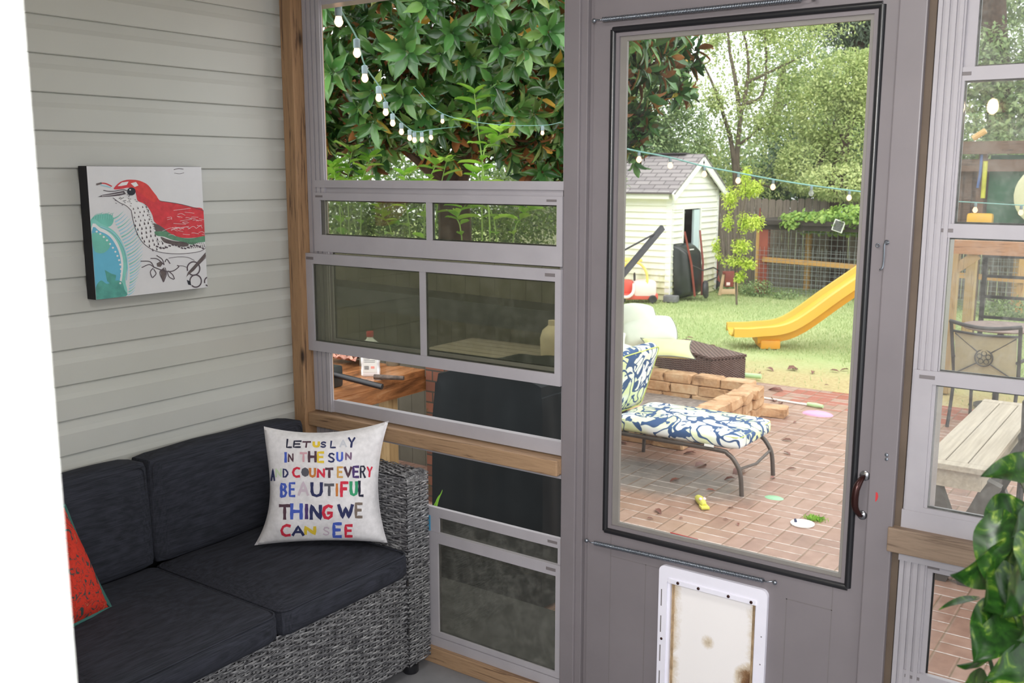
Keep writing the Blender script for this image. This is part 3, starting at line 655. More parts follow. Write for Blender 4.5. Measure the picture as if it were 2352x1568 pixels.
m = MB(); m.cur = 0; m.add([(.0446, ya+.0008, CZ0+.0008), (.0446, yb-.0008, CZ0+.0008), (.0446, yb-.0008, CZ1-.0008), (.0446, ya+.0008, CZ1-.0008)], [(0,1,2,3)])
def AP(x, y, lay):
    v = .5
    for _ in range(5):
        l_ = 88+(148-88)*v; r_ = 1305+(1335-1305)*v; u = (x-l_)/(r_-l_); t_ = 78+(130-78)*u; b_ = 1500+(1410-1500)*u; v = (y-t_)/(b_-t_)
    u = min(.997, max(.003, u)); v = min(.997, max(.003, v))
    return (.0446+.00022*lay, ya+(yb-ya)*u, CZ1-(CZ1-CZ0)*v)
lay_n = 0
def ap(col, pts, lay=1):
    global lay_n
    lay_n += 1
    if len(pts) > 7 and len(pts) < 15 or len(pts) > 18:      # rounded outline for the larger painted shapes
        q = [Vector((x, y, 0)) for x, y in pts]; n_ = len(q); s_ = []
        for i in range(n_):
            a, b, c, d = q[i-1], q[i], q[(i+1) % n_], q[(i+2) % n_]
            for k in range(4): t_ = k/4; s_.append(.5*((2*b)+(c-a)*t_+(2*a-5*b+4*c-d)*t_*t_+(3*b-a-3*c+d)*t_**3))
        pts = [(v.x, v.y) for v in s_]
    m.cur = art[col]; m.poly([AP(x, y, lay+lay_n*.012) for x, y in pts[::-1]])
def al(col, pts, w_=6, lay=4, taper=False):
    global lay_n
    lay_n += .1
    lay = lay+lay_n*.012
    m.cur = art[col]; vs = []; P = [Vector((x, y, 0)) for x, y in pts]
    P = curve(P, 4) if len(P) > 2 else P
    for i, q in enumerate(P):
        d = (P[min(i+1, len(P)-1)]-P[max(i-1, 0)]).normalized(); n_ = Vector((-d.y, d.x, 0))*w_/2*((1-i/(len(P)-1)*.85) if taper else 1)
        vs += [AP(q.x+n_.x, q.y+n_.y, lay), AP(q.x-n_.x, q.y-n_.y, lay)]
    m.add(vs, [(2*i, 2*i+1, 2*i+3, 2*i+2) for i in range(len(P)-1)])
blob = [(120,690),(200,700),(285,740),(345,800),(390,890),(420,1000),(432,1110),(430,1220),(425,1330),(440,1470),(150,1495)]
ap('teal', [(110,660),(160,600),(250,585),(320,600),(340,660),(300,720),(200,712),(118,740)], 1)
ap('mint', [(118,690),(220,690),(330,760),(400,850),(450,980),(470,1120),(440,1290),(440,1470),(150,1495)], 1)
ap('wht', [(120,735),(215,735),(310,800),(370,890),(408,1000),(424,1110),(415,1230),(400,1330),(380,1480),(150,1495)], 2)
ap('blue', [(124,770),(205,770),(290,820),(345,900),(385,1000),(402,1110),(398,1220),(380,1330),(360,1480),(150,1495)], 3)
ap('teal', [(124,790),(190,785),(270,830),(300,900),(280,960),(220,1000),(150,980),(128,900)], 4)
ap('seafoam', [(150,1360),(200,1290),(260,1330),(330,1300),(400,1310),(430,1400),(440,1472),(150,1495)], 4)
ap('seafoam', [(240,1180),(300,1220),(350,1240),(340,1300),(300,1340),(260,1300),(250,1240)], 4)
for k in range(26):
    a = k/25; x = 340+140*math.sin(a*2.2)+10*a; y = 640+820*a; L = 70+90*math.sin(PI*min(1, a+.1))
    al('pale' if k % 3 else 'mint', [(x, y), (x+L*.5, y-L*.28), (x+L, y-L*.75)], 15, 5, True)
for k in range(9): al('mint', [(150+k*22, 640), (155+k*22, 600-8*k % 25), (185+k*20, 578)], 9, 5, True)
for k in range(14): a = k/13; ap('wht', [(170+230*math.sin(a*1.9)+r*math.cos(t_), 768+560*a**1.2+r*math.sin(t_)) for r in (11,) for t_ in np.linspace(0, 2*PI, 8)[:-1]], 6)
al('pale', [(205,715),(310,770),(400,880),(450,1010),(465,1160),(450,1300)], 9, 6)
# bird
body = [(340,420),(400,400),(480,430),(560,450),(640,500),(700,580),(745,700),(800,800),(900,870),(1040,920),(1180,945),(1326,930),(1326,975),(1290,1010),(1200,1025),(1050,1036),(900,1030),(770,1000),(680,950),(610,870),(560,770),(535,650),(520,560),(470,505),(400,470)]
ap('wht', body, 1)
ap('red', [(350,330),(375,290),(420,255),(480,238),(540,238),(610,250),(680,285),(740,350),(790,420),(830,468),(930,488),(1060,515),(1200,550),(1318,592),(1325,860),(1250,868),(1130,872),(1020,860),(930,820),(850,760),(760,690),(740,620),(700,540),(650,490),(590,460),(575,400),(560,350),(500,320),(430,330)], 2)
ap('red2', [(505,245),(600,250),(690,290),(750,365),(800,440),(760,480),(690,440),(620,380),(560,330),(510,300)], 3)
ap('green', [(760,790),(860,785),(960,835),(1060,868),(1180,875),(1325,858),(1325,915),(1240,925),(1160,945),(1080,915),(960,890),(860,850),(780,835)], 3)
ap('grey', [(745,700),(800,720),(860,760),(900,800),(860,790),(770,790)], 3)
ap('grey', [(820,850),(900,880),(1000,905),(1090,905),(1130,950),(1060,965),(960,940),(860,910)], 2)
for pl in ([(520,560),(535,660),(565,780),(620,890),(700,965),(800,1010),(950,1034),(1100,1036),(1250,1020),(1326,985)], [(340,420),(400,470),(470,508),(520,560)], [(820,470),(1060,515),(1318,590)]): al('ink', pl, 6, 4)
rb = random.Random(3)
for r_ in range(11):
    for c_ in range(4):
        a = r_/10; x = 545+c_*46+a*a*80+(12 if r_ % 2 else 0)+rb.uniform(-5, 5); y = 545+r_*44-c_*6+rb.uniform(-4, 4)
        if r_ > 6: x += (r_-6)*26
        s_ = 9+3*(r_ > 3); ap('ink', [(x-3, y-s_*1.9), (x+s_*.55, y-s_*.2), (x+s_*.6, y+s_*.6), (x, y+s_), (x-s_*.6, y+s_*.6), (x-s_*.55, y-s_*.2)], 5)
for k in range(16): x = 780+k*34; y = 950+18*math.sin(k*.9)+(k*1.5); al('ink', [(x-14, y-4), (x+12, y+5)], 15, 5)
for k in range(26): x = 350+rb.random()*230; y = 370+rb.random()*120+(x-350)*.15; al('ink', [(x, y), (x+14, y+5)], 5, 5)
ap('ink', [(188,405),(240,384),(320,372),(450,350),(470,385),(400,400),(300,405)], 4); al('wht', [(230,396),(340,386),(440,372)], 5, 6)
al('ink', [(245,338),(300,350),(360,350),(440,338),(480,352)], 8, 5); al('red', [(210,262),(270,268),(330,300)], 12, 4); al('grey', [(178,275),(230,262)], 20, 5); al('pale', [(220,282),(280,298),(320,312)], 10, 4)
ap('dark', [(525+44*math.cos(t_), 360+42*math.sin(t_)) for t_ in np.linspace(0, 2*PI, 16)[:-1]], 5); ap('wht', [(512+9*math.cos(t_), 342+8*math.sin(t_)) for t_ in np.linspace(0, 2*PI, 8)[:-1]], 6)
for k in range(7): al('wht', [(900+rb.random()*340, 560+k*38), (960+rb.random()*330, 575+k*38)], 3, 4)
for k in range(5): al('wht', [(840+k*95, 790-k*4), (930+k*85, 760-k*3), (1010+k*70, 775)], 3, 4)
ap('wht', [(385,300),(430,262),(500,255),(480,290),(420,300)], 4); ap('wht', [(520,275),(575,262),(600,300),(560,315)], 4)
for k in range(34): x = 600+rb.random()*700; y = 480+rb.random()*340+(x-600)*.10; (al('wht', [(x, y), (x+rb.uniform(15, 50), y+rb.uniform(-8, 14)), (x+rb.uniform(50, 90), y+rb.uniform(-4, 20))], 3, 4) if (x > 880 or y < 520) and y < 840 and y > 545+(x-880)*.15 else None)
for k in range(22): x = 770+k*25; al('ink', [(x, 885+k*2.2), (x+16, 905+k*2.0)], 4, 5)
for k in range(9): x = 1125+k*22; al('ink', [(x, 960-k*1.5), (x+14, 985-k)], 7, 5)
for k in range(12): x = 590+k*9; y = 470+k*26; al('grey', [(x+60, y), (x+78, y+16)], 5, 5)
# twig and foot
al('ink', [(900,1080),(1000,1070),(1110,1078),(1190,1115)], 5); al('ink', [(1000,1165),(1060,1170),(1110,1190)], 6)
al('ink', [(740,1170),(850,1215),(940,1220),(1010,1175),(990,1160)], 10)
for q in ([(740,1170),(700,1110),(600,1100)], [(745,1175),(690,1140),(610,1170)], [(850,1150),(780,1085),(705,1075)], [(850,1150),(830,1090),(770,1045)], [(860,1120),(880,1090),(915,1140)], [(730,1180),(700,1220),(715,1280)], [(735,1190),(760,1240),(720,1285)], [(850,1180),(800,1230),(838,1335)], [(860,1180),(870,1250),(840,1330)], [(880,1220),(900,1280),(950,1310)], [(890,1215),(940,1260),(958,1308)]): al('ink', q, 9, 4)
ap('grey', [(805,1210),(850,1190),(870,1240),(838,1325),(815,1270)], 3); ap('grey', [(770,1130),(810,1110),(840,1130),(810,1170),(775,1165)], 3)
ap('grey', [(1320,1040),(1326,1075),(1180,1220),(1110,1270),(1090,1290),(1110,1240),(1200,1150)], 3); al('ink', [(1320,1035),(1110,1245)], 6, 4); al('ink', [(1322,1085),(1160,1230)], 6, 4)
for cx_, cy_, r_ in ((1175,1200,72), (1195,1335,66), (1345,1345,48)): al('ink', [(cx_+r_*math.cos(t_), cy_+r_*math.sin(t_)) for t_ in np.linspace(-PI*1.1, PI*.75, 12)], 14, 4)
ap('dark', [(1095,1320),(1130,1335),(1145,1380),(1110,1370)], 4); al('ink', [(985,150),(1040,140),(1095,148)], 6); al('ink', [(990,185),(1050,195),(1100,185)], 4)
mk('printed_canvas', m, mats, cv)
# ================================================================== GARDEN GROUND
def V(*a): return Vector(a)
# basket-weave brick pavers, wet
t = NT('wet_brick_pavers'); sp = t.n('ShaderNodeSeparateXYZ'); t.l(t.coord(), sp.inputs[0])
Bq = .236
gx, gy = t.math('DIVIDE', t.math('ADD', sp.outputs[0], 39.995), Bq), t.math('DIVIDE', t.math('ADD', sp.outputs[1], 40.05), Bq)
ix, iy = t.math('FLOOR', gx), t.math('FLOOR', gy); fx_, fy_ = t.math('FRACT', gx), t.math('FRACT', gy)
par = t.math('MODULO', t.math('ADD', ix, iy), 2.)
def mixv(f, a, b): return t.math('ADD', t.math('MULTIPLY', a, t.math('SUBTRACT', 1., f)), t.math('MULTIPLY', b, f))
a_ = mixv(par, fx_, fy_)
mid = t.math('ABSOLUTE', t.math('SUBTRACT', a_, .5))
ed = lambda q: t.math('SUBTRACT', .5, t.math('ABSOLUTE', t.math('SUBTRACT', q, .5)))
dist = t.math('MINIMUM', mid, t.math('MINIMUM', ed(fx_), ed(fy_)))
halfid = t.math('GREATER_THAN', a_, .5)
cmb = t.n('ShaderNodeCombineXYZ'); t.l(ix, cmb.inputs[0]); t.l(iy, cmb.inputs[1]); t.l(halfid, cmb.inputs[2])
wn2 = t.n('ShaderNodeTexWhiteNoise'); t.l(cmb.outputs[0], wn2.inputs['Vector'])
n1 = t.noise(t.coord(), 9, 6, .7); n2 = t.noise(t.coord(), .55, 3, .5); n3 = t.noise(t.coord(), 70, 3)
base = t.ramp(t.math('ADD', t.math('MULTIPLY', wn2.outputs['Value'], .22), t.math('MULTIPLY', n1, .75)), [(.25, srgb(132,100,88)), (.5, srgb(156,123,109)), (.75, srgb(172,142,129))])
red = t.mix(t.ramp(n3, [(.3, (0,0,0,1)), (.7, (1,1,1,1))]), srgb(150,72,58), srgb(176,98,82))
vd = t.n('ShaderNodeVectorMath', operation='DISTANCE'); t.l(t.coord((.5,1,1)), vd.inputs[0]); vd.inputs[1].default_value = (.1, 7.9, G)
vr = t.math('ADD', vd.outputs['Value'], t.math('MULTIPLY', wn2.outputs['Value'], .9))
base = t.mix(t.ramp(vr, [(.95, (.85,.85,.85,1)), (2.3, (0,0,0,1))]), base, red)
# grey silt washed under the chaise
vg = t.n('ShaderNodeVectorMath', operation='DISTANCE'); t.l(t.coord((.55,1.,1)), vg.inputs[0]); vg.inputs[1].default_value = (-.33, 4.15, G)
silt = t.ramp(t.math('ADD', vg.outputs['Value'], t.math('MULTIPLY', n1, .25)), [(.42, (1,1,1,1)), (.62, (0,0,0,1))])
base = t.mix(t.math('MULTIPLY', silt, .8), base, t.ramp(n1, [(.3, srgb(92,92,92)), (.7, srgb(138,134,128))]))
sand = t.ramp(n2, [(.5, (0,0,0,1)), (.72, (1,1,1,1))]); base = t.mix(t.math('MULTIPLY', sand, .35), base, srgb(172,148,112))
dY = t.math('MINIMUM', ed(fy_), t.math('ADD', mid, t.math('SUBTRACT', 1., par))); dX = t.math('MINIMUM', ed(fx_), t.math('ADD', mid, par))
mort = t.ramp(dist, [(.010, (1,1,1,1)), (.026, (0,0,0,1))])
pale = t.ramp(fy_, [(.03, (1,1,1,1)), (.06, (0,0,0,1))]); pale2 = t.ramp(fy_, [(.94, (0,0,0,1)), (.97, (1,1,1,1))])
mc = t.mix(t.math('LESS_THAN', dY, dX), t.ramp(n1, [(.3, srgb(112,86,66)), (.7, srgb(140,116,98))]), t.ramp(n1, [(.35, srgb(160,138,122)), (.55, srgb(214,204,200))]))  # joints along x coloured pale as the sky's reflection in them
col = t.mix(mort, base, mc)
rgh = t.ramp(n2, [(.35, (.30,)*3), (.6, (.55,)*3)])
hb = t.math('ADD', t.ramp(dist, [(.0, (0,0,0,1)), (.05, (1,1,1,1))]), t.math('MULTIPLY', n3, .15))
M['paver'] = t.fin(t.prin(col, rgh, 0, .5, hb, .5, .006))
mk('garden_patio', bx(-3.4, 7.5, .12, 7.95, G-.1, G), M['paver'], label='wet basket-weave brick paver patio', kind='structure')
t = NT('lawn_soil'); n = t.noise(t.coord(), .7, 6, .65); n2 = t.noise(t.coord(), 24, 5, .7)
sp = t.n('ShaderNodeSeparateXYZ'); t.l(t.coord(), sp.inputs[0])
yy = t.math('ADD', sp.outputs[1], t.math('MULTIPLY', n, 2.2))
gcol = t.ramp(t.math('ADD', t.math('MULTIPLY', n, .55), t.math('MULTIPLY', n2, .5)), [(.3, srgb(140,160,102)), (.5, srgb(166,182,126)), (.72, srgb(194,194,150))])
scol = t.ramp(n2, [(.3, srgb(168,150,106)), (.6, srgb(194,180,136)), (.8, srgb(176,174,124))])
fade = t.math('DIVIDE', t.math('SUBTRACT', yy, 9.6), 1.2)
cl = t.n('ShaderNodeClamp'); t.l(fade, cl.inputs[0])
M['lawn'] = t.fin(t.prin(t.mix(cl.outputs[0], scol, gcol), .9, 0, .1, n2, .6, .03))
def gz(x, y):
    """lawn surface: almost flat with gentle swells"""
    return G-.012+.018*math.sin(x*.9+1)*math.sin(y*.7)
m = MB(); NX, NY = 70, 60
xs = np.linspace(-30, 20, NX); ys = np.linspace(-1, 42, NY)
vs = []
for y in ys:
    for x in xs:
        z = gz(x, y)
        if -3.6 < x < 7.7 and y < 8.4: z = min(z, G-.03)
        vs.append((x, y, z))
m.add(vs, [(j*NX+i, j*NX+i+1, (j+1)*NX+i+1, (j+1)*NX+i) for j in range(NY-1) for i in range(NX-1)])
mk('garden_lawn', m, M['lawn'], smooth='all', label='lawn ground between patio and back fence', kind='structure')
# grass blades
M['grass'] = leafmat('grass_blades', srgb(200,208,158), srgb(150,174,112), None, .6, .3, .5)
def grass(name, n, xr, yr, h, mat, label, dens=None):
    P = np.stack([rng.uniform(*xr, n), rng.uniform(*yr, n), np.zeros(n)], 1)
    if dens is not None: P = P[dens(P)]
    n = len(P); P[:, 2] = G-.02+.018*np.sin(P[:, 0]*.9+1)*np.sin(P[:, 1]*.7)
    D = rdir(n)*.45; D[:, 2] = 1; N = rdir(n)
    me = scatter('blade', P, D, N, h*rng.uniform(.5, 1.3, n), h*.16*rng.uniform(.7, 1.3, n)); mk(name, me, mat, label=label, cat='grass', kind='stuff')
def lawnmask(P):
    nz = np.sin(P[:, 0]*1.7+.6)*np.sin(P[:, 1]*1.3)*.5; edge = 9.5+nz*.5+.25*np.sin(P[:, 0]*3.1)
    return (rng.random(len(P)) < np.clip((P[:, 1]-edge)/.5, .05, 1)) & (P[:, 0] > -8.5-(P[:, 1]-8)*.15)
grass('grass', 110000, (-8, 4.5), (8.1, 17), .052, M['grass'], 'short green lawn grass with yellow tufts across the garden', lawnmask)
# ================================================================== FENCE, COOP, SHED
M['fencewood'] = wood('grey_fence_board', srgb(140,128,118), srgb(84,76,70), 2, .8, .6, False)
fn = thing('board_fence', 'weathered grey vertical board fence at the back of the garden', 'fence', (-2, 17.4, G))
x = -8.5; k = 0
while x < 4.5:
    wd = .14; h_ = 1.15+.02*math.sin(x*3)+random.uniform(-.012, .012)
    m = MB(); m.add([(x, 17.35, G-.05), (x+wd, 17.35, G-.05), (x+wd, 17.35, h_-.03), (x+wd*.75, 17.35, h_), (x+wd*.25, 17.35, h_), (x, 17.35, h_-.03), (x, 17.375, G-.05), (x+wd, 17.375, G-.05), (x+wd, 17.375, h_-.03), (x+wd*.75, 17.375, h_), (x+wd*.25, 17.375, h_), (x, 17.375, h_-.03)],
        [(0,1,2,3,4,5), (11,10,9,8,7,6), (0,6,7,1), (1,7,8,2), (2,8,9,3), (3,9,10,4), (4,10,11,5), (5,11,6,0)])
    mk('board', m, M['fencewood'], fn); x += .152; k += 1
mk('rail', bx(-8.5, 4.5, 17.376, 17.42, .6, .69), M['fencewood'], fn)
# shed
SX, SYa, SYb = -5.35, 13.88, 15.9; EZ, RZ = 1.36, 1.93; SXb = -9.2; SYm = (SYa+SYb)/2
t = NT('cream_lap_siding'); sp = t.n('ShaderNodeSeparateXYZ'); t.l(t.coord(), sp.inputs[0])
n = t.noise(t.coord((1.5,1.5,.6)), 2.4, 5, .65); low = t.math('MULTIPLY', t.math('MAXIMUM', t.math('SUBTRACT', .5, sp.outputs[2]), 0.), .55)
M['cream'] = t.fin(t.prin(t.ramp(t.math('ADD', n, low), [(.5, srgb(250,249,243)), (.85, srgb(240,238,220)), (1.1, srgb(210,210,172))]), .5))
M['trimw'] = plain('shed_trim_white', srgb(246,246,244), .5, 0, .02)
shed = thing('garden_shed', 'cream lap-sided garden shed with grey shingle gable roof', 'shed', (SX-1.5, SYm, G))
def lap(m, pt, z0, z1, u0, u1, out, pitch=.115):
    """lap siding: pt(u,z,o) gives a wall point pushed out by o; u0/u1 functions of z"""
    z = z0
    while z < z1-.01:
        zt = min(z+pitch, z1); m.add([pt(u0(z), z, out+.03), pt(u1(z), z, out+.03), pt(u1(zt), zt, out), pt(u0(zt), zt, out)], [(0,1,2,3)]); m.add([pt(u0(z), z, out+.03), pt(u1(z), z, out+.03), pt(u1(z), z, 0), pt(u0(z), z, 0)], [(3,2,1,0)]); z = zt
DY0, DY1, DZ1_ = 14.36, 15.06, 1.0
m = MB()
fpt = lambda u, z, o: (SX+o, u, z)
# front: left of door, right of door, above door, gable
lap(m, fpt, G, DZ1_, lambda z: SYa, lambda z: DY0, .0); lap(m, fpt, G, DZ1_, lambda z: DY1, lambda z: SYb, .0); lap(m, fpt, DZ1_, EZ, lambda z: SYa, lambda z: SYb, .0)
lap(m, fpt, EZ, RZ-.06, lambda z: SYa+(SYm-SYa)*(z-EZ)/(RZ-EZ), lambda z: SYb-(SYb-SYm)*(z-EZ)/(RZ-EZ), .0)
lap(m, lambda u, z, o: (u, SYa-o, z), G, EZ-.02, lambda z: SXb, lambda z: SX, .0)
lap(m, lambda u, z, o: (u, SYb+o, z), G, EZ-.02, lambda z: SX, lambda z: SXb, .0)
lap(m, lambda u, z, o: (SXb-o, u, z), G, EZ, lambda z: SYb, lambda z: SYa, .0)
mk('wall', m, M['cream'], shed)
m = MB()
for y in (SYa, SYb): m.box(SX-.09, SX+.022, y-.022 if y == SYa else y-.07, y+.07 if y == SYa else y+.022, G, EZ)
m.box(SXb, SX+.02, SYa-.16, SYa-.0, EZ-.16, EZ-.02)
m.box(SX-.01, SX+.03, DY0-.06, DY0, G+.05, DZ1_+.06).box(SX-.01, SX+.03, DY1, DY1+.06, G+.05, DZ1_+.06).box(SX-.01, SX+.03, DY0, DY1, DZ1_, DZ1_+.06)
for (ya_, yb_) in ((SYa-.2, SYm), (SYb+.2, SYm)):
    za_ = EZ-.20*(RZ-EZ)/(SYm-SYa)
    m.beam((SX+.13, ya_, za_-.02), (SX+.13, yb_, RZ-.02), .03, .15, (1,0,0) if False else (0,0,1))
mk('trim', m, M['trimw'], shed)
m = MB()     # soffit + roof slabs
for sgn in (-1, 1):
    ye = SYa-.2 if sgn < 0 else SYb+.2; za_ = EZ-.20*(RZ-EZ)/(SYm-SYa)
    m.add([(SXb-.15, ye, za_+.04), (SX+.16, ye, za_+.04), (SX+.16, SYm, RZ+.06), (SXb-.15, SYm, RZ+.06), (SXb-.15, ye, za_+.065), (SX+.16, ye, za_+.065), (SX+.16, SYm, RZ+.085), (SXb-.15, SYm, RZ+.085)], [(0,1,2,3)[::-1 if sgn < 0 else 1], (4,5,6,7)[::1 if sgn < 0 else -1], (0,1,5,4), (1,2,6,5), (3,0,4,7)])
t = NT('grey_shingle'); br = t.n('ShaderNodeTexBrick'); t.l(t.coord(), br.inputs['Vector']); br.inputs['Scale'].default_value = 1; br.inputs['Brick Width'].default_value = .3; br.inputs['Row Height'].default_value = .12; br.inputs['Mortar Size'].default_value = .012
br.inputs['Color1'].default_value = srgb(128,122,124); br.inputs['Color2'].default_value = srgb(148,142,142); br.inputs['Mortar'].default_value = srgb(96,90,92)
M['shingle'] = t.fin(t.prin(br.outputs[0], .8))
mk('roof', m, M['shingle'], shed)
mk('ridge_cap', MB().box(SXb-.15, SX-.2, SYm-.1, SYm+.1, RZ+.085, RZ+.11), plain('ridge_cap', srgb(70,66,70), .8), shed)
m = MB(); m.box(SX-1.6, SX-.02, DY0-.3, DY0-.27, G+.05, DZ1_+.2).box(SX-1.6, SX-.02, DY1+.25, DY1+.28, G+.05, DZ1_+.2).box(SX-1.62, SX-1.6, DY0-.3, DY1+.28, G+.05, DZ1_+.2).box(SX-1.6, SX-.02, DY0-.3, DY1+.28, DZ1_+.2, DZ1_+.23).box(SX-1.6, SX-.02, DY0-.3, DY1+.28, G, G+.05)
mk('interior', m, plain('shed_inside', srgb(88,66,54), .9, 0, .2, 3), shed)
dr = mk('door', MB().obox((SX+.0, DY1-.14, .18), (-.35,-.2,0) if False else (.0,1,0), (1,0,0), (0,0,1), .12, .02, .8), plain('pale_blue_door', srgb(214,232,240), .5, 0, .02), shed, label='pale door edge standing ajar')
mk('rafter', MB().beam((SX-.3, DY0, .92), (SX-.3, DY1, .92), .04, .05), M['trimw'], shed)
# solar-topped coop with wire front
M['redpost'] = plain('red_stained_post', srgb(150,74,58), .7, 0, .12, 4)
M['lumber'] = wood('new_lumber', srgb(206,164,104), srgb(164,118,66), 2, .7, .7, False)
M['lumberx'] = wood('new_lumber_rail', srgb(206,160,98), srgb(166,116,62), 0, .7, .7, False)
M['darkwood'] = plain('dark_wood', srgb(66,58,54), .9, 0, .2, 5)
M['wire'] = plain('galvanised_wire', srgb(150,156,158), .5, .6, .05)
coop = thing('chicken_coop', 'wire-fronted lean-to coop with red post and vine-covered roof', 'coop', (-2.3, 16.2, G))
mk('post', bx(-4.42, -4.25, 15.80, 15.92, G, .70), M['redpost'], coop, label='red stained corner post')
mk('post', bx(-4.50, -4.43, 15.84, 15.92, G, .70), M['lumber'], coop)
for x in (-3.86, -3.96+.8*3, -.1): mk('post', bx(x-.05, x+.05, 16.95, 17.05, G, .60), M['lumber'], coop)
mk('post', bx(.1, .2, 15.8, 15.9, G, .75), M['lumber'], coop)
mk('rail', MB().beam((-4.33, 15.78, .03), (.2, 15.78, -.10), .04, .09), M['lumberx'], coop)
m = MB(); m.box(-4.6, .4, 15.7, 17.2, .70, .78).box(-4.5, .3, 15.78, 15.86, .60, .70)
mk('roof', m, M['darkwood'], coop)
m = MB()
def wirewall(x0, x1, z0, z1, y, p=.075, r=.0028, sag=0):
    x = x0
    while x <= x1: m.tube([(x, y, z0), (x, y, z1+sag*math.sin(x*3))], r, 4, False); x += p
    z = z0
    while z <= z1: m.tube([(x0, y, z), ((x0+x1)/2, y, z-.01), (x1, y, z)], r, 4, False); z += p
wirewall(-4.25, .1, G, .6, 15.83, .11, .003); wirewall(-4.45, .1, G, .28, 15.72, .085, .003, .02)
mk('wire_mesh', m, M['wire'], coop)
a = FY(1926,519,15.68); m = MB(); ax_ = V(math.cos(-.3),0,math.sin(-.3)); az_ = V(-math.sin(-.3),0,math.cos(-.3))
vent = thing('solar_light_panel', 'small square white-framed solar panel hanging tilted on the coop front', 'solar panel', a-V(0,0,.1))
mk('housing', m.obox(a, ax_, (0,1,0), az_, .10, .012, .105, .006), M['trimw'], vent)
m = MB()
for k in range(8): m.obox(a-V(0,.014,0)+az_*(.08-k*.0228), ax_, (0,1,0), az_, .08, .003, .0085)
mk('cells', m, plain('dark_cells', srgb(62,64,72), .3), vent); mk('bracket', MB().tube([a+V(0,.01,.08), a+V(.02,.08,.26)], .01, 6), M['wire'], vent)
# ================================================================== TREES
def tree(name, label, base, trunks, blobs, n, L, mat, bark, group=None, tpl='quad', shell=.45, droop=-.15, cat='tree', wr=.55):
    o = thing(name, label, cat, base, group)
    if trunks:
        m = MB()
        for pts, r0, r1 in trunks: c_ = curve(pts, 5); m.tube(c_, [r0+(r1-r0)*i/(len(c_)-1) for i in range(len(c_))], 8)
        mk('trunk', m, bark, o, True)
    P, N = blob_points(blobs, n, shell); D = rdir(n)*.8+N*.5; D[:, 2] += droop
    me = scatter(tpl, P, D, N*.6+np.array([0,0,.8])+rdir(n)*.5, L*rng.uniform(.6, 1.3, n), L*wr*rng.uniform(.7, 1.2, n))
    mk('foliage', me, mat, o); return o
bark = M['bark'] = plain('tree_bark', srgb(104,92,80), .9, 0, .25, 12, .6, stretch=(1,1,.25))
bark2 = plain('dark_bark', srgb(76,58,50), .9, 0, .25, 10, .6)
M['lf_pale'] = leafmat('pale_spring_leaves', srgb(208,216,152), srgb(148,170,104), None, .5, .4, .3)
M['lf_mid'] = leafmat('mid_green_leaves', srgb(162,182,126), srgb(98,126,82), None, .5, .3, .3)
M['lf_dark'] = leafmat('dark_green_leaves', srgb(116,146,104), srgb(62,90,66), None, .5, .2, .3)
M['lf_hedge'] = leafmat('hedge_leaves', srgb(128,156,86), srgb(58,90,48), None, .5, .25, .3)
M['lf_lime'] = leafmat('lime_leaves', srgb(222,232,110), srgb(176,204,70), None, .45, .4, .5)
M['lf_vine'] = leafmat('vine_leaves', srgb(176,204,100), srgb(110,150,62), None, .45, .35, .5)
M['lf_pine'] = leafmat('pine_needles', srgb(120,136,112), srgb(68,84,66), None, .6, .2, .3)
def B(px, py, d, rx, rz, ry=None):
    p = FD(px, py, d); return (p.x, p.y, p.z, rx, ry or rx, rz)
def base_of(px, d): p = FD(px, 500, d); return V(p.x, p.y, G)
# loose pale tree in the middle of the door view
b = base_of(1690, 21); 
def tp(px, py, d): return FD(px, py, d)
tk = [([b, tp(1690,440,21), tp(1680,330,21), tp(1662,265,21), tp(1640,200,21), tp(1612,140,21)], .075, .02),
      ([b+V(.25,0,0), tp(1693,400,21), tp(1700,280,21), tp(1715,200,21), tp(1718,130,21), tp(1700,40,21)], .07, .02),
      ([tp(1700,270,21), tp(1690,190,21), tp(1675,110,21), tp(1670,30,21)], .06, .02), ([tp(1716,190,21), tp(1800,150,21), tp(1860,120,21)], .035, .012), ([tp(1705,240,21), tp(1750,220,21), tp(1760,140,21), tp(1755,60,21)], .05, .015),
      ([tp(1700,330,21), tp(1740,300,21), tp(1790,250,21), tp(1830,230,21)], .03, .01), ([tp(1690,380,21), tp(1770,430,21), tp(1800,380,21)], .03, .01)]
tree('slender_tree', 'loose pale-leaved tree with dark forked trunks beyond the shed', b, tk,
     [B(1760,60,21,1.3,1.0), B(1820,200,21,1.0,1.3), B(1640,90,21.5,.6,.8), B(1760,280,21,1.1,.8), B(1620,340,21.5,.8,.7), B(1700,420,22,1.2,.8), B(1580,200,22,.4,.6), B(1850,20,21,1.3,1.0), B(1700,-60,21,1.2,.7), B(1530,350,22,.9,.8), B(1640,230,21,.8,.9), B(1720,200,21.5,.5,1.0)], 27000, .078, M['lf_pale'], bark, shell=.1)
tree('leafy_tree', 'rounded yellow-green vine-draped tree at the right of the door view', base_of(1935,19.5), [([base_of(1935,19.5), tp(1925,420,19.5), tp(1945,300,19.5), tp(1965,230,19.5)], .2, .08), ([base_of(1900,20), tp(1880,400,20), tp(1925,270,20)], .12, .05)],
     [B(1950,190,19.5,.75,.65), B(1890,260,19.8,.6,.7), B(1980,330,19.3,.6,.8), B(1860,380,20,.7,.6), B(2010,200,19.5,.7,.8), B(1940,420,19,.9,.35)], 26000, .08, M['lf_pale'], bark2, shell=.7)
tree('leafy_tree', 'dark green tree behind the yellow-green vine-draped one', base_of(1900,22), [([base_of(1900,22), tp(1900,400,22), tp(1905,200,22)], .2, .1)],
     [B(1900,330,22.5,1.3,1.3), B(1980,380,22,1.0,1.2), B(1830,400,23,1.2,.8)], 9000, .13, M['lf_dark'], bark2, shell=.5)
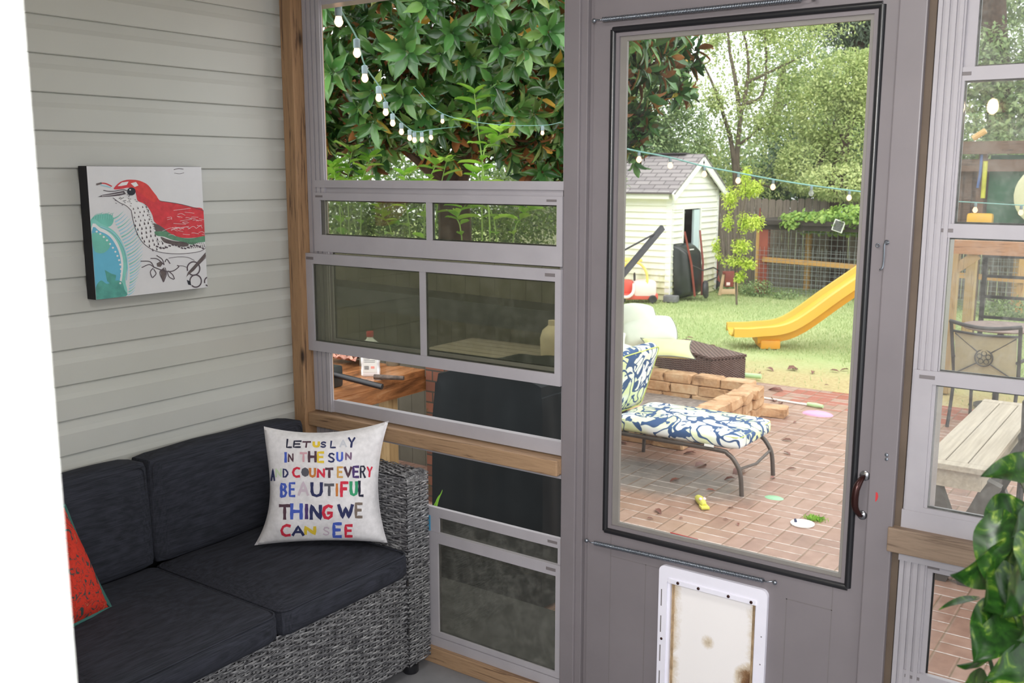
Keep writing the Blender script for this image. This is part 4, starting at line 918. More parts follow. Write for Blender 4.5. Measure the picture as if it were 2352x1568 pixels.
tree('leafy_tree', 'mid-green bushy tree above the shed roof at the left of the door view', base_of(1470,20), [([base_of(1470,20), tp(1470,400,20), tp(1465,250,20)], .18, .08)],
     [B(1470,150,20,.7,.6), B(1500,240,20,.8,.8), B(1450,330,20,1.0,.6), B(1560,330,20.5,.7,.9), B(1400,220,20.5,.9,.9), B(1545,400,20,.8,.6), B(1400,100,20.5,.8,.6)], 24000, .085, M['lf_mid'], bark2, shell=.6)
tree('pine_tree', 'tall grey-green pine showing above the trees at the top right of the door glass', base_of(1985,27), [([base_of(1985,27), tp(1978,300,27), tp(1975,60,27), tp(1970,-150,27)], .3, .18)],
     [B(1960,70,27,1.0,.5), B(1900,40,27.5,.9,.4), B(2010,30,27,1.0,.6), B(1990,130,27,.6,.4), B(2050,120,27,1,.7), B(1850,-10,27,1,.4)], 8000, .22, M['lf_pine'], bark2, shell=.3, wr=.25)
tree('leafy_tree', 'distant light green tree closing the gaps behind the slender forked tree', base_of(1780,30), [([base_of(1780,30), tp(1780,300,30), tp(1800,150,30)], .25, .1)],
     [B(1850,150,30,1.8,1.5), B(1780,350,30,2.4,1.2), B(1600,400,30,2,.9), B(1960,200,31,1.5,1.5), B(1440,120,30,1.3,1.1), B(2000,330,30,2,1.6)], 15000, .16, M['lf_mid'], bark, shell=.3)
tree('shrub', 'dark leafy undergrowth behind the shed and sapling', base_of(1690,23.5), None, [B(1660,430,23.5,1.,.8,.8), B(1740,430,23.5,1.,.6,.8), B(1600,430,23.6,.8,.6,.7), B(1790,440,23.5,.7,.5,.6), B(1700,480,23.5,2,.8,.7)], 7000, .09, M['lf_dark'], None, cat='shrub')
# vines on the coop roof
P, N = blob_points([(-3.4,16.2,.84,.8,.6,.10), (-2.6,16.2,.93,.8,.6,.18), (-1.8,16.1,1.0,.8,.6,.25), (-1.0,16.0,.95,.8,.5,.25), (-.2,16.0,.9,.6,.5,.2), (-2.75,15.72,.82,.35,.06,.14), (-2.1,15.68,.75,.4,.06,.24), (-3.8,15.7,.74,.2,.06,.08), (-1.4,15.68,.72,.4,.06,.2), (-2.9,16.2,.58,1.,.1,.05)], 8500, .3)
mk('vine_foliage', scatter('leaf', P, rdir(8500)*.8+np.array([0,-.3,-.4]), N+np.array([0,-.3,.6]), .085*rng.uniform(.6,1.3,8500), .07*rng.uniform(.7,1.2,8500)), M['lf_vine'], None, label='bright green vines sprawling over the coop roof', cat='vine')
# sapling staked on the lawn
b = FZ(1692,700,G); sy = b.y
def sp_(px, py): return FY(px, py, sy)
tree('sapling', 'young lime-leaved tree planted on the lawn in front of the coop', b, [([b, sp_(1690,640), sp_(1688,600), sp_(1692,550), sp_(1704,500), sp_(1712,450), sp_(1712,392)], .02, .006), ([sp_(1690,560), sp_(1680,520), sp_(1678,450)], .014, .006), ([sp_(1688,615), sp_(1700,605), sp_(1722,595)], .01, .004)],
     [(sp_(*q).x, sy+o_, sp_(*q).z, rx, .18, rz) for q, o_, rx, rz in (((1714,400),0,.06,.18), ((1715,435),.05,.22,.16), ((1680,455),-.05,.15,.24), ((1738,430),0,.09,.14), ((1672,510),0,.09,.16), ((1708,510),.05,.16,.22), ((1737,510),0,.14,.16), ((1706,565),-.05,.20,.16), ((1688,600),0,.26,.12), ((1718,605),0,.16,.12), ((1645,565),0,.05,.16), ((1700,635),0,.10,.12), ((1650,590),0,.04,.05))], 4200, .05, M['lf_lime'], bark, tpl='leaf', shell=.0, droop=-.3, cat='young tree', wr=.6)
# right window background
tree('leafy_tree', 'grey-green trees seen through the hazy right window behind the climbing frame', base_of(2330,24), [([base_of(2310,24), tp(2300,300,24), tp(2285,100,24), tp(2280,-50,24)], .34, .28), ([base_of(2370,24), tp(2370,200,24), tp(2390,0,24)], .25, .2)],
     [B(2330,150,23.5,1.3,1.1), B(2250,180,24,.9,1.2), B(2380,260,23,1.2,1.2), B(2240,330,23,1.2,.9), B(2340,20,25,1.3,.5), B(2200,60,25,.6,.8), B(2350,400,22,1.3,1.)], 13000, .15, M['lf_mid'], bark2, shell=.35)
tree('shrub', 'low green hedge growing along the foot of the coop and fence', V(-1, 15.3, G), None, [(-4.3,15.5,G+.12,.35,.25,.22), (-3.7,15.35,G+.05,.3,.2,.10), (-1.8,15.2,G+.05,.5,.2,.14), (-1.2,15.4,G+.1,.5,.25,.22), (.2,15.2,G+.14,.8,.3,.2), (1.4,14.9,G+.14,.8,.3,.2), (-4.9,15.8,G+.02,.4,.3,.08)], 5200, .06, M['lf_mid'], None, cat='shrub')
tree('hedge', 'dark hedge filling the far left of the garden behind the magnolia', base_of(1000,19), None, [B(1000,420,19,4.2,1.2,1.2), B(800,430,17,2.4,1.1,1.), B(1190,440,19,1.6,.9,1.), B(1300,300,21,1.5,2.,1.), B(1280,60,22,1.4,1.6,1.), B(740,300,20,1.5,2.,1.)], 22000, .11, M['lf_hedge'], None, cat='hedge', shell=.6)
tree('shrub', 'bright yellow-green shrub low at the right of the open left window', base_of(1200,13), None, [B(1195,395,13,.55,.22,.3), B(900,400,12.5,.35,.25,.3), B(860,375,13,.4,.2,.3), B(1150,420,12,.5,.15,.3), B(780,520,11,.8,.25,.4), B(960,500,11,1.,.35,.4), B(1180,520,11,.8,.3,.4)], 6500, .055, M['lf_hedge'], None, cat='shrub')
# ================================================================== MAGNOLIA
t = NT('magnolia_leaf'); g = t.n('ShaderNodeNewGeometry')
wn3 = t.n('ShaderNodeTexWhiteNoise', noise_dimensions='1D'); t.l(g.outputs['Random Per Island'], wn3.inputs['W'])
top = t.ramp(wn3.outputs['Value'], [(.0, srgb(40,76,36)), (.6, srgb(74,122,60)), (.965, srgb(112,152,80)), (.985, srgb(200,160,60))])
und = t.ramp(wn3.outputs['Value'], [(.0, srgb(120,76,50)), (.5, srgb(164,104,60)), (1., srgb(190,124,70))])
M['magnolia'] = t.fin(t.prin(t.mix(t.math('MULTIPLY', g.outputs['Backfacing'], t.ramp(t.math('FRACT', t.math('MULTIPLY', wn3.outputs['Value'], 7.)), [(.45, (.0,.0,.0,1)), (.55, (1,1,1,1))])), top, und), t.mix(g.outputs['Backfacing'], (.22,)*3+(1,), (.6,)*3+(1,)), 0, .65))
def rosettes(C_, N_, L=.17, per=11):
    P = []; D = []; NN = []; LL = []
    for c_, n_ in zip(C_, N_):
        n_ = n_+np.array([0,0,.35]); n_ /= np.linalg.norm(n_); a = np.cross(n_, [0,0,1.]); a /= (np.linalg.norm(a)+1e-6); b_ = np.cross(n_, a); ph = rng.random()*6
        for k in range(per):
            th = ph+k*2.4; tilt = .25+.85*k/per+rng.normal()*.12; out = a*math.cos(th)+b_*math.sin(th)
            d = n_*math.cos(tilt*1.35)+out*math.sin(tilt*1.35); d[2] -= .12*k/per
            P.append(c_-n_*.012*k*.6+out*.012); D.append(d); NN.append(n_*1.2-out*math.cos(tilt)*.8*0+np.cross(d, np.cross(n_, d))*.4); LL.append(L*rng.uniform(.65, 1.2))
    LL = np.array(LL); return scatter('oval', np.array(P), np.array(D), np.array(NN), LL, LL*.42)
mg = thing('magnolia_tree', 'large magnolia with glossy dark leaves and rusty undersides filling the open left window', 'tree', base_of(1040,10.2))
def blobset(bl, n, sh):
    P, N = blob_points(bl, n, sh); return P, N
B1 = [B(1010,-60,9.2,2.6,1.75), B(850,120,9.4,1.5,1.05), B(1180,130,9.4,1.15,.95), B(1010,190,8.8,1.05,.55), B(760,220,10,1.2,.8), B(1230,250,9.8,.75,.6)]
P, N = blobset(B1, 1350, .78); mk('leaves', rosettes(P, N, .19, 11), M['magnolia'], mg, label='glossy dark green leaves with rust-brown undersides')
B2 = [B(1470,70,10,.55,.28), B(1560,130,10,.22,.22), B(1500,180,10,.35,.22), B(1560,215,10,.22,.06), B(1440,290,10,.22,.28), B(1480,270,10,.18,.16), B(1455,350,10,.16,.2), B(1420,200,10.1,.3,.5), B(1290,80,10,.3,.8), B(1240,380,9.6,.25,.3), B(1275,300,9.8,.3,.2)]
P, N = blobset(B2, 170, .3); mk('branch_leaves', rosettes(P, N, .17, 11), M['magnolia'], mg)
b = base_of(1040,10.2); q = lambda px, py, d=10.: FD(px, py, d)
m = MB()
for pts, r0, r1 in (([b, q(1045,520,10.2), q(1030,420,10.2), q(980,365), q(930,330), q(870,285,9.6), q(760,245,9.4)], .20, .05), ([q(1030,430,10.2), q(1055,380,10.2), q(1075,330), q(1100,240), q(1120,100), q(1130,-60)], .17, .06), ([q(960,350), q(1000,300), q(1020,150), q(1000,-50)], .09, .04), ([q(870,285,9.6), q(800,330,9.5), q(745,370,9.4)], .03, .015), ([q(1100,240), q(1230,230), q(1380,200), q(1480,110), q(1560,90)], .07, .012), ([q(1380,200), q(1450,180), q(1520,190), q(1590,205)], .02, .006), ([q(1380,220), q(1430,260), q(1470,290), q(1480,370)], .02, .006), ([q(1120,100), q(1220,60), q(1290,20)], .04, .015), ([q(1430,90), q(1480,130), q(1540,240)], .012, .005)):
    c_ = curve(pts, 5); m.tube(c_, [r0+(r1-r0)*i/(len(c_)-1) for i in range(len(c_))], 9)
mk('trunk', m, bark2, mg, True)
# ================================================================== CITRUS PLANTS OUTSIDE THE LEFT WINDOW
M['citrus'] = leafmat('citrus_leaf', srgb(176,218,92), srgb(112,168,58), None, .35, .35, 3.)
M['stem'] = plain('green_stem', srgb(120,150,70), .6, 0, .1)
M['terra'] = plain('terracotta', srgb(160,96,70), .8, 0, .1)
def citrus(label, px, d, stems, seed, L=.075):
    bs = FD(px, 700, d); bs = V(bs.x, bs.y, G); o = thing('citrus_plant', label, 'plant', bs, 'citrus plants in pots outside the left window')
    mk('pot', MB().lathe([(.13,0),(.15,.02),(.19,.30),(.205,.31),(.205,.35),(.185,.35),(.18,.32),(0,.32)], bs, 24), M['terra'], o, True)
    m = MB(); P = []; D = []; Nn = []
    for pts in stems:
        c_ = [FD(x, y, d+dz) for x, y, dz in pts]; c_ = curve([bs+V(0,0,.33), bs*.35+V(c_[0].x, c_[0].y, c_[0].z)*.65+V(0,0,-.15)]+c_, 4)
        m.tube(c_, [.008-.005*i/(len(c_)-1) for i in range(len(c_))], 6)
        top = c_[int(len(c_)*.4):]
        for i, p_ in enumerate(top):
            for s in range(1):
                th = i*2.4+s*PI+rng.random(); P.append(np.array(p_)+rng.normal(size=3)*.004); D.append([math.cos(th), math.sin(th), .35+.3*rng.random()]); Nn.append([0,0,1.])
        for k in range(3): P.append(np.array(top[-1])); D.append([math.cos(k*1.6), math.sin(k*1.6), .9]); Nn.append([0.,0,1])
    n_ = len(P); mk('stem', m, M['stem'], o, True)
    ll = L*rng.uniform(.7, 1.25, n_); mk('leaves', scatter('oval', np.array(P), np.array(D), np.array(Nn)+rdir(n_)*.3, ll, ll*.55), M['citrus'], o)
citrus('lime-green potted citrus plant at the left of the open left window', 800, 8.5, [[(780,470,0),(770,410,0),(765,385,0)], [(800,460,.1),(800,400,.1),(808,350,.1)], [(830,470,0),(835,405,0),(850,365,0)], [(790,500,.3),(760,450,.2),(755,400,.2)]], 1, .17)
citrus('lime-green potted citrus plant in the middle of the left window', 960, 8.0, [[(940,520,0),(925,450,0),(930,405,0)], [(975,500,0),(985,420,0),(1000,380,0)], [(1000,520,.2),(1010,440,.2),(1025,372,.2)], [(900,540,.2),(880,500,.2),(870,470,.2)]], 2, .15)
citrus('tall lime-green potted citrus shoot rising in front of the magnolia', 1110, 7.6, [[(1125,520,0),(1112,415,0),(1105,350,0),(1095,270,0),(1090,215,0)], [(1108,370,0),(1135,330,0),(1150,305,0)], [(1140,540,.1),(1110,450,.1),(1095,400,.1)], [(1180,540,.2),(1200,500,.2),(1215,478,.2)], [(1060,540,.1),(1050,500,.1),(1070,470,.1)]], 3, .165)
# ================================================================== STRING LIGHTS
M['cord'] = plain('teal_cord', srgb(120,170,164), .5); M['socket'] = plain('grey_socket', srgb(130,150,156), .5)
M['bulb'] = emis('lit_bulb', (1, .62, .36, 1), 1.7); M['bulboff'] = pane('unlit_bulb_glass', (.85,.9,.9,1), .2, (.8,.8,.8,1), 1)
def string(label, pts, bulbs, r=.0155, off=(), group='strings of garden bulbs', cr=.0035):
    """pts: cable path points; bulbs: hanging positions"""
    o = thing('string_lights', label, 'string lights', pts[0], group)
    mk('cord', MB().tube(curve(pts, 6), cr, 5), M['cord'], o, True)
    for i, p in enumerate(bulbs):
        s = mk('socket', MB().lathe([(.006,0),(.013,-.004),(.013,-.034),(.010,-.038)][::-1], p, 10), M['socket'], o, True)
        mk('bulb', MB().lathe([(.0,-.036-2.4*r),(r*.55,-.036-2.2*r),(r*.95,-.036-1.6*r),(r,-.036-1.15*r),(r*.8,-.036-.6*r),(.010,-.036)], p, 14), M['bulboff'] if i in off else M['bulb'], s, True)
lb = [(778,50,3.4),(820,122,3.8),(838,180,4.2),(870,225,4.6),(886,258,5.1),(902,283,5.6),(922,303,6.0),(941,317,6.4),(952,322,6.7),(969,321,7.0),(990,316,7.3)]
hp = [FD(x, y, d)+V(0,0,.055) for x, y, d in lb]
string('string of glowing bulbs sagging across the open left window', [FD(770,-60,3.0)]+[p+V(0,0,.003) for p in hp]+[FD(1060,290,8.2)], hp)
lb = [(1468,358),(1540,372),(1618,392),(1696,407),(1776,422),(1864,436),(1951,447)]
hp = [FD(x, y-9, 8.6+.1*i) for i, (x, y) in enumerate(lb)]
string('string of bulbs on a teal cord stretched across the door view', [FD(1380,330,8.5), FD(1435,341,8.55)]+[p+V(0,0,.004) for p in hp]+[FD(2010,443,9.4)], hp, .024, off=(5,), cr=.007)
hp = [FD(2241,466,8.8), FD(2346,472,8.8)]
string('string of bulbs seen through the right window', [FD(2120,457,8.8), FD(2170,461,8.8), hp[0]+V(0,0,.004), hp[1]+V(0,0,.004), FD(2450,472,8.8)], hp, .022, cr=.005)
hp = [FD(1016,262,7.4), FD(1246,289,7.4)]
string('pair of small glowing bulbs hanging in the magnolia', [FD(950,200,7.6), hp[0]+V(0,0,.004), FD(1130,285,7.4), hp[1]+V(0,0,.004), FD(1290,280,7.6)], hp, .014, cr=.002)
# ================================================================== CHAISE
t = NT('navy_scroll_fabric'); co = t.coord((1,1,1))
nz = t.noise(co, 3.8, .6, .4, 2.4); nz2 = t.noise(t.coord((1,1,1), rot=(.5,.3,.9)), 6, .5, .4, 2.2)
band = t.math('ABSOLUTE', t.math('SUBTRACT', nz, .5)); band2 = t.math('ABSOLUTE', t.math('SUBTRACT', nz2, .47))
f1 = t.ramp(band, [(.045, (1,1,1,1)), (.053, (0,0,0,1))]); f2 = t.ramp(nz2, [(.60, (0,0,0,1)), (.615, (1,1,1,1))])
fm = t.math('MAXIMUM', f1, f2)
lime = t.ramp(t.noise(t.coord((1,1,2)), 3.5, 1), [(.4, srgb(236,240,240)), (.6, srgb(222,232,180))])
M['scroll'] = t.fin(t.prin(t.mix(fm, lime, srgb(62,88,130)), .75, 0, .3))
M['limecord'] = plain('lime_cord', srgb(204,218,120), .7)
M['tube'] = plain('brown_metal_tube', srgb(92,84,80), .4, .3, .08, 20)
ch = thing('chaise_lounge', 'brown metal chaise lounge with navy and lime scroll cushions on the patio', 'chaise lounge', (-.6, 4.4, G))
ya_, yb_ = 4.10, 4.72; zf = -.335
for y, lab in ((ya_, None), (yb_, None)):
    m = MB(); m.tube(curve([(-1.95, y, zf), (-1.0, y, zf), (-.15, y, zf), (-.02, y, zf-.02), (.05, y, zf-.09), (.08, y, G+.15), (.085+.01, y, G)], 6), .0165, 10); mk('side_rail', m, M['tube'], ch, True)
    for x in (-1.02, -1.8):
        m = MB(); m.tube([(x, y, zf), (x-.01, y, G)], .0155, 10); mk('leg', m, M['tube'], ch, True)
mk('brace', MB().tube([(.065, ya_, zf-.12), (.075, (ya_+yb_)/2, zf-.15), (.065, yb_, zf-.12)], .011, 8), M['tube'], ch, True)
m = MB()
for x in (-1.75, -1.3, -.9, -.55, -.2): m.beam((x, ya_, zf+.002), (x, yb_, zf+.002), .05, .008)
mk('sling_straps', m, M['tube'], ch)
def box_cushion(c, u, v, n, hu, hv, hn, r, mat, name, parent, seed=0, puff=.02):
    mm = cushion(-hu, hu, -hv, hv, -hn, hn, r, 0, puff=puff, seed=seed); u, v, n = V(*u).normalized(), V(*v).normalized(), V(*n).normalized()
    mm.v = [tuple(V(*c)+u*p[0]+v*p[1]+n*p[2]) for p in mm.v]; return mk(name, mm, mat, parent, True)
sc_ = box_cushion((-.455, 4.405, zf+.075), (1,0,0), (0,1,0), (0,0,1), .525, .315, .06, .04, M['scroll'], 'seat_cushion', ch, 1)
mk('piping', MB().tube([(x, y, zf+.112) for x, y in roundrect(-.975, .068, 4.095, 4.715, .05, 4)+roundrect(-.975, .068, 4.095, 4.715, .05, 4)[:1]], .005, 6), M['limecord'], sc_, True)
mk('care_tag', bx(-.2, -.125, 4.078, 4.082, zf+.018, zf+.036), M['trimw'], sc_)
ba = V(.30, 0, .95).normalized(); bn = V(.95, 0, -.30).normalized()
p0 = V(-1.12, 4.405, zf+.12)
bc = box_cushion(tuple(p0+ba*.26+bn*.02), tuple(ba), (0,1,0), tuple(bn), .27, .315, .055, .04, M['scroll'], 'back_cushion', ch, 2)
q_ = [p0+ba*.26+bn*.065+ba*a+V(0,b,0) for a, b in roundrect(-.265, .265, -.31, .31, .05, 4)]; mk('piping', MB().tube(q_+q_[:1], .0045, 6), M['limecord'], bc, True)
m = MB()
for y in (ya_+.02, yb_-.02): m.tube([V(-1.20, y, zf), V(-1.18, y, zf+.42)], .014, 8)
m.tube([V(-1.18, ya_+.02, zf+.42), V(-1.18, yb_-.02, zf+.42)], .014, 8); mk('back_frame', m, M['tube'], ch, True)
# ================================================================== FIRE PIT
t = NT('tan_block'); n = t.noise(t.coord(), 7, 6, .7); n2 = t.noise(t.coord(), 30, 4); oi = t.n('ShaderNodeObjectInfo')
M['stone'] = t.fin(t.prin(t.ramp(t.math('ADD', n, t.math('MULTIPLY', oi.outputs['Random'], .12)), [(.35, srgb(150,116,86)), (.52, srgb(190,150,112)), (.72, srgb(206,176,142))]), .7, 0, .4, n2, .5, .01))
pit = thing('fire_pit', 'square tan stone-block fire pit at the far side of the patio', 'fire pit', (-1.4, 5.8, G))
def stone(cx, cy, z, ang, L, W_, H_):
    bm = bmesh.new(); bmesh.ops.create_cube(bm, size=1); bmesh.ops.bevel(bm, geom=bm.edges[:], offset=.09, segments=1, affect='EDGES'); bmesh.ops.subdivide_edges(bm, edges=bm.edges[:], cuts=1)
    for v in bm.verts: v.co += Vector([random.uniform(-.035, .035) for _ in range(3)])
    R = Matrix.Translation((cx, cy, z+H_/2)) @ Matrix.Rotation(ang, 4, 'Z') @ Matrix.Diagonal((L, W_, H_, 1))
    mk('block', MB().bm(bm, R), M['stone'], pit)
X0p, X1p, Y0p, Y1p = -2.05, -.80, 5.02, 6.62
for c_ in range(3):
    z = G+c_*.098; o_ = .15*(c_ % 2); sh = .0 if c_ < 2 else .015
    n_ = 4
    for i in range(4): L = (X1p-X0p)/4; stone(X0p+L*(i+.5)+o_*.6-.04, Y1p+sh, z, random.uniform(-.04, .04), L-.008, .19, .097); stone(X0p+L*(i+.5)-o_*.6+.04, Y0p-sh, z, random.uniform(-.06, .06), L-.008, .19, .097)
    for i in range(5): L = (Y1p-Y0p-.2)/5; stone(X1p+.02+sh, Y0p+.1+L*(i+.5)+o_*.2, z, PI/2+random.uniform(-.06, .06)+(.12 if i > 2 else -.05), L-.01, .20, .097); stone(X0p-.02, Y0p+.1+L*(i+.5), z, PI/2, L-.01, .19, .097)
stone(-.62, 6.55, G, .2, .3, .19, .098)
mk('ash_bed', bx(-1.95, -.9, 5.1, 6.55, G, G+.06), plain('ash', srgb(150,140,134), .9, 0, .2, 20, .5), pit)
# ================================================================== WICKER BOX + CUSHIONS
t = NT('brown_resin_wicker'); br = t.n('ShaderNodeTexBrick'); t.l(t.coord((1,1,1)), br.inputs['Vector'])
sp = t.n('ShaderNodeSeparateXYZ'); t.l(t.coord(), sp.inputs[0]); wv1 = t.math('SINE', t.math('MULTIPLY', t.math('ADD', sp.outputs[0], t.math('MULTIPLY', sp.outputs[1], .7)), 120.)); wv2 = t.math('SINE', t.math('MULTIPLY', sp.outputs[2], 260.))
wvv = t.math('MULTIPLY', wv1, wv2); nn_ = t.noise(t.coord(), 12, 3)
M['bwick'] = t.fin(t.prin(t.mix(t.math('MULTIPLY', t.math('ADD', wvv, 1.), .5), t.ramp(nn_, [(.3, srgb(134,106,98)), (.7, srgb(158,128,120))]), srgb(96,72,66)), .55, 0, .4, wvv, 1., .02))
wx = thing('wicker_storage_box', 'low brown resin wicker ottoman box behind the fire pit', 'ottoman', (-2.3, 8.3, G))
nc = FZ(1632,882,G); nr = FZ(1708,874,G); ax1 = (nr-nc).normalized(); ax2 = V(-ax1.y, ax1.x, 0); Lr = (nr-nc).length+.02; Ll = 1.15; Hb = .285
cc = nc+ax1*Lr/2+ax2*Ll/2
mk('body', MB().obox(cc+V(0,0,Hb/2-.01), ax1, ax2, (0,0,1), Lr/2, Ll/2, Hb/2-.01, .012), M['bwick'], wx, True)
mk('lid', MB().obox(cc+V(0,0,Hb), ax1, ax2, (0,0,1), Lr/2+.008, Ll/2+.008, .018, .012), M['bwick'], wx, True)
M['cush'] = plain('cream_cushion_cloth', srgb(222,228,212), .8, 0, .02, 10, .0); M['seamd'] = plain('dark_seam', srgb(120,124,118), .8)
M['yell'] = plain('pale_yellow_cushion', srgb(222,226,168), .8, 0, .03, 10)
dq = (nc-CAM).length
rr_ = rt.copy()
def cushpx(px, py, d, hw, hh, th, mat, lab, n=(.35,-.6,.7), roll=0., seam=None, seed=0, bow=.10, p=.35):
    c = FD(px, py, d); ax = V(math.cos(YAW), math.sin(YAW), 0); ax = (ax*math.cos(roll)+V(0,0,1)*math.sin(roll))
    return soft_pillow(c, ax, None, n, hw, hh, th, mat, 'outdoor_cushion', lab, 'cushions piled on the brown ottoman', seam=seam, bow=bow, seed=seed, cat='cushion', p=p)
cushpx(1462,730,10.7, .19, .14, .15, M['cush'], 'plump cream cushion, topmost of the pile behind the chaise', (.3,-.62,.72), -.05, (.006, M['seamd']), 1, -.12)
cushpx(1490,763,10.55, .27, .17, .13, M['cush'], 'large cream cushion lying tilted under the topmost one of the pile', (.3,-.6,.75), .12, (.006, M['seamd']), 2, -.10)
cushpx(1412,778,10.35, .12, .09, .08, M['cush'], 'small cream cushion end at the left edge of the door glass, middle of the pile', (.3,-.6,.75), -.2, None, 3)
cushpx(1418,806,10.2, .17, .10, .08, M['cush'], 'cream cushion end lowest at the left edge of the door glass', (.3,-.6,.75), -.25, None, 4)
cushpx(1534,800,10.2, .27, .16, .065, M['yell'], 'flat pale yellow cushion on the near corner of the brown ottoman', (.18,-.42,.9), -.05, (.006, M['seamd']), 5, .16, .5)
# second ottoman part under the pile
M2 = FZ(1480,835,G); 
# ================================================================== SLIDE + PLAYSET
M['slide'] = plain('yellow_plastic', srgb(226,176,62), .35, 0, .03, 3)
M['slideo'] = plain('orange_yellow_plastic', srgb(232,160,50), .45, 0, .03, 3)
sl = thing('garden_slide', 'wavy yellow plastic slide coming down from the right onto the lawn', 'slide', (-2.2, 10.3, G))
ps = [V(-2.52,10.02,G+.16), V(-2.25,10.2,G+.17), V(-1.85,10.45,G+.26), V(-1.35,10.78,G+.69), V(-.85,11.1,G+1.11), V(-.45,11.36,G+1.36), V(-.1,11.6,G+1.47), V(.05,11.72,G+1.49)]
def sweep(path, prof):
    c_ = curve(path, 6); vs = []; k = len(prof); fs = []
    for i, p_ in enumerate(c_):
        d = (c_[min(i+1, len(c_)-1)]-c_[max(i-1, 0)]).normalized(); sd = d.cross(V(0,0,1)).normalized(); u = sd.cross(d)
        vs += [p_+sd*a+u*b_ for a, b_ in prof]
    for i in range(len(c_)-1):
        for j in range(k): fs.append((i*k+j, i*k+(j+1) % k, (i+1)*k+(j+1) % k, (i+1)*k+j))
    fs += [tuple(range(k-1, -1, -1)), tuple((len(c_)-1)*k+j for j in range(k))]
    return MB().add(vs, fs)
prof = [(-.29,.11),(-.25,.125),(-.215,.12),(-.20,.06),(-.17,.045),(-.12,.035),(-.10,.0),(.10,.0),(.12,.035),(.17,.045),(.20,.06),(.215,.12),(.25,.125),(.29,.11),(.30,.0),(.285,.0),(.27,.09),(.24,.10),(.215,.03),(.12,.01),(.1,-.02),(-.1,-.02),(-.12,.01),(-.215,.03),(-.24,.10),(-.27,.09),(-.285,.0),(-.30,.0)]
mk('chute', sweep(ps, prof), M['slide'], sl, True)
mk('keel', sweep([p_-V(0,0,.0) for p_ in ps[1:]], [(-.24,-.01),(.24,-.01),(.20,-.11),(.16,-.12),(-.16,-.12),(-.20,-.11)]), M['slideo'], sl, True)
m = MB(); m.obox(V(-2.10,10.30,G+.05), (.85,.52,0), (-.52,.85,0), (0,0,1), .13, .24, .06, .02); mk('foot', m, M['slideo'], sl, True)
pl_ = thing('climbing_frame', 'dark brown timber climbing frame with a green panel seen through the right window', 'climbing frame', (.5, 12.5, G))
M['playwood'] = wood('brown_play_timber', srgb(112,90,80), srgb(70,54,50), 0, .7, .7, False); M['playgreen'] = plain('green_panel', srgb(56,104,84), .5, 0, .05)
mk('beam', MB().beam((-.45,12.4,2.0), (2.4,12.6,2.0), .09, .17), M['playwood'], pl_)
for x in (-.40, .02, 1.9): mk('post', bx(x-.05, x+.05, 12.45, 12.55, G, 1.95), M['playwood'], pl_)
mk('deck', bx(.25, 2.0, 12.2, 13.4, G+1.34, G+1.42), M['playwood'], pl_)
mk('fascia', MB().beam((-.4,12.46,1.76), (.6,12.46,1.76), .04, .16), M['playwood'], pl_)
mk('panel', bx(.10, 1.85, 12.56, 12.60, .75, 1.9), M['playgreen'], pl_, label='dark green plastic panel')
for x in (-.28, -.16): mk('slat', bx(x-.045, x+.045, 12.58, 12.60, .8, 1.7), M['playwood'], pl_)
mk('brown_panel', bx(-.36, .09, 12.61, 12.64, .7, 1.85), M['playwood'], pl_)  # brown panel added to fill the area left of the green one
a = FY(2352,445,12.3); mk('tube_end', MB().lathe([(.38,-.25),(.40,-.25),(.41,.0),(.42,.02),(.39,.04),(.27,.05),(.0,.05)], a+V(.30,0,-.02), 28, (0,-1,0)), plain('cream_plastic', srgb(214,214,180), .5, 0, .02), pl_, True)
p_ = FY(2255,355,12.45); m = MB(); m.tube(curve([p_, p_+V(.0,0,-.25), p_+V(-.02,0,-.45)], 4), .02, 6); mk('swing_chain', m, plain('blue_cover', srgb(84,110,170), .5), pl_, True)
p_ = FY(2264,370,12.44); mk('swing_strap', MB().tube([p_, p_+V(0,0,-.5)], .03, 8), plain('yellow_cover', srgb(196,196,70), .5), pl_, True)
p0_, p1_ = FY(2235,318,12.3), FY(2264,300,12.3)
mk('timber_end', MB().tube([p0_-V(0,.0,0), p1_], .04, 8), plain('rope_log', srgb(214,170,110), .7), pl_, True)
p_ = FY(2208,508,12.0); mk('handle', MB().box(p_.x, p_.x+.33, 12.3, 12.44, p_.z-.06, p_.z+.10, .04), M['slide'], pl_, True, 'yellow plastic corner at the foot of the panel')
# ================================================================== PERGOLA POST FRAME, BENCH SWING
fr_ = thing('garden_arbour', 'honey-coloured timber frame with corner brace beyond the patio table', 'arbour', (.5, 8.6, G))
M['honeyz'] = wood('honey_timber_upright', srgb(176,150,108), srgb(132,106,70), 2, .6, .7, False); M['honeyx'] = wood('honey_timber', srgb(182,138,104), srgb(140,100,74), 0, .6, .7, False)
yq = 8.6; pa = FY(2150,800,yq).x; pb = FY(2183,800,yq).x; zb = FY(2200,582,yq).z; zt = FY(2200,551,yq).z
mk('post', bx(pa+.02, pb+.02, yq-.06, yq+.07, G, zb), M['honeyz'], fr_)
mk('beam', MB().beam((pa, yq+.01, (zb+zt)/2), (2.9, yq+.01, (zb+zt)/2), .09, zt-zb), M['honeyx'], fr_)
a = FY(2183,625,yq); b = FY(2245,585,yq); mk('brace', MB().beam((a.x, yq+.01, a.z), (b.x, yq+.01, b.z), .05, .10), M['honeyz'], fr_)
mk('post', bx(2.6, 2.74, yq-.06, yq+.07, G, zb), M['honeyz'], fr_)
p_ = FY(2226,690,10.2)
mk('post', bx(p_.x-.05, p_.x+.05, 10.13, 10.27, G, zb), M['honeyz'], fr_); mk('beam', MB().beam((p_.x, 10.2, zb+.05), (p_.x, yq+.05, zb+.05), .09, .1), M['honeyz'], fr_)
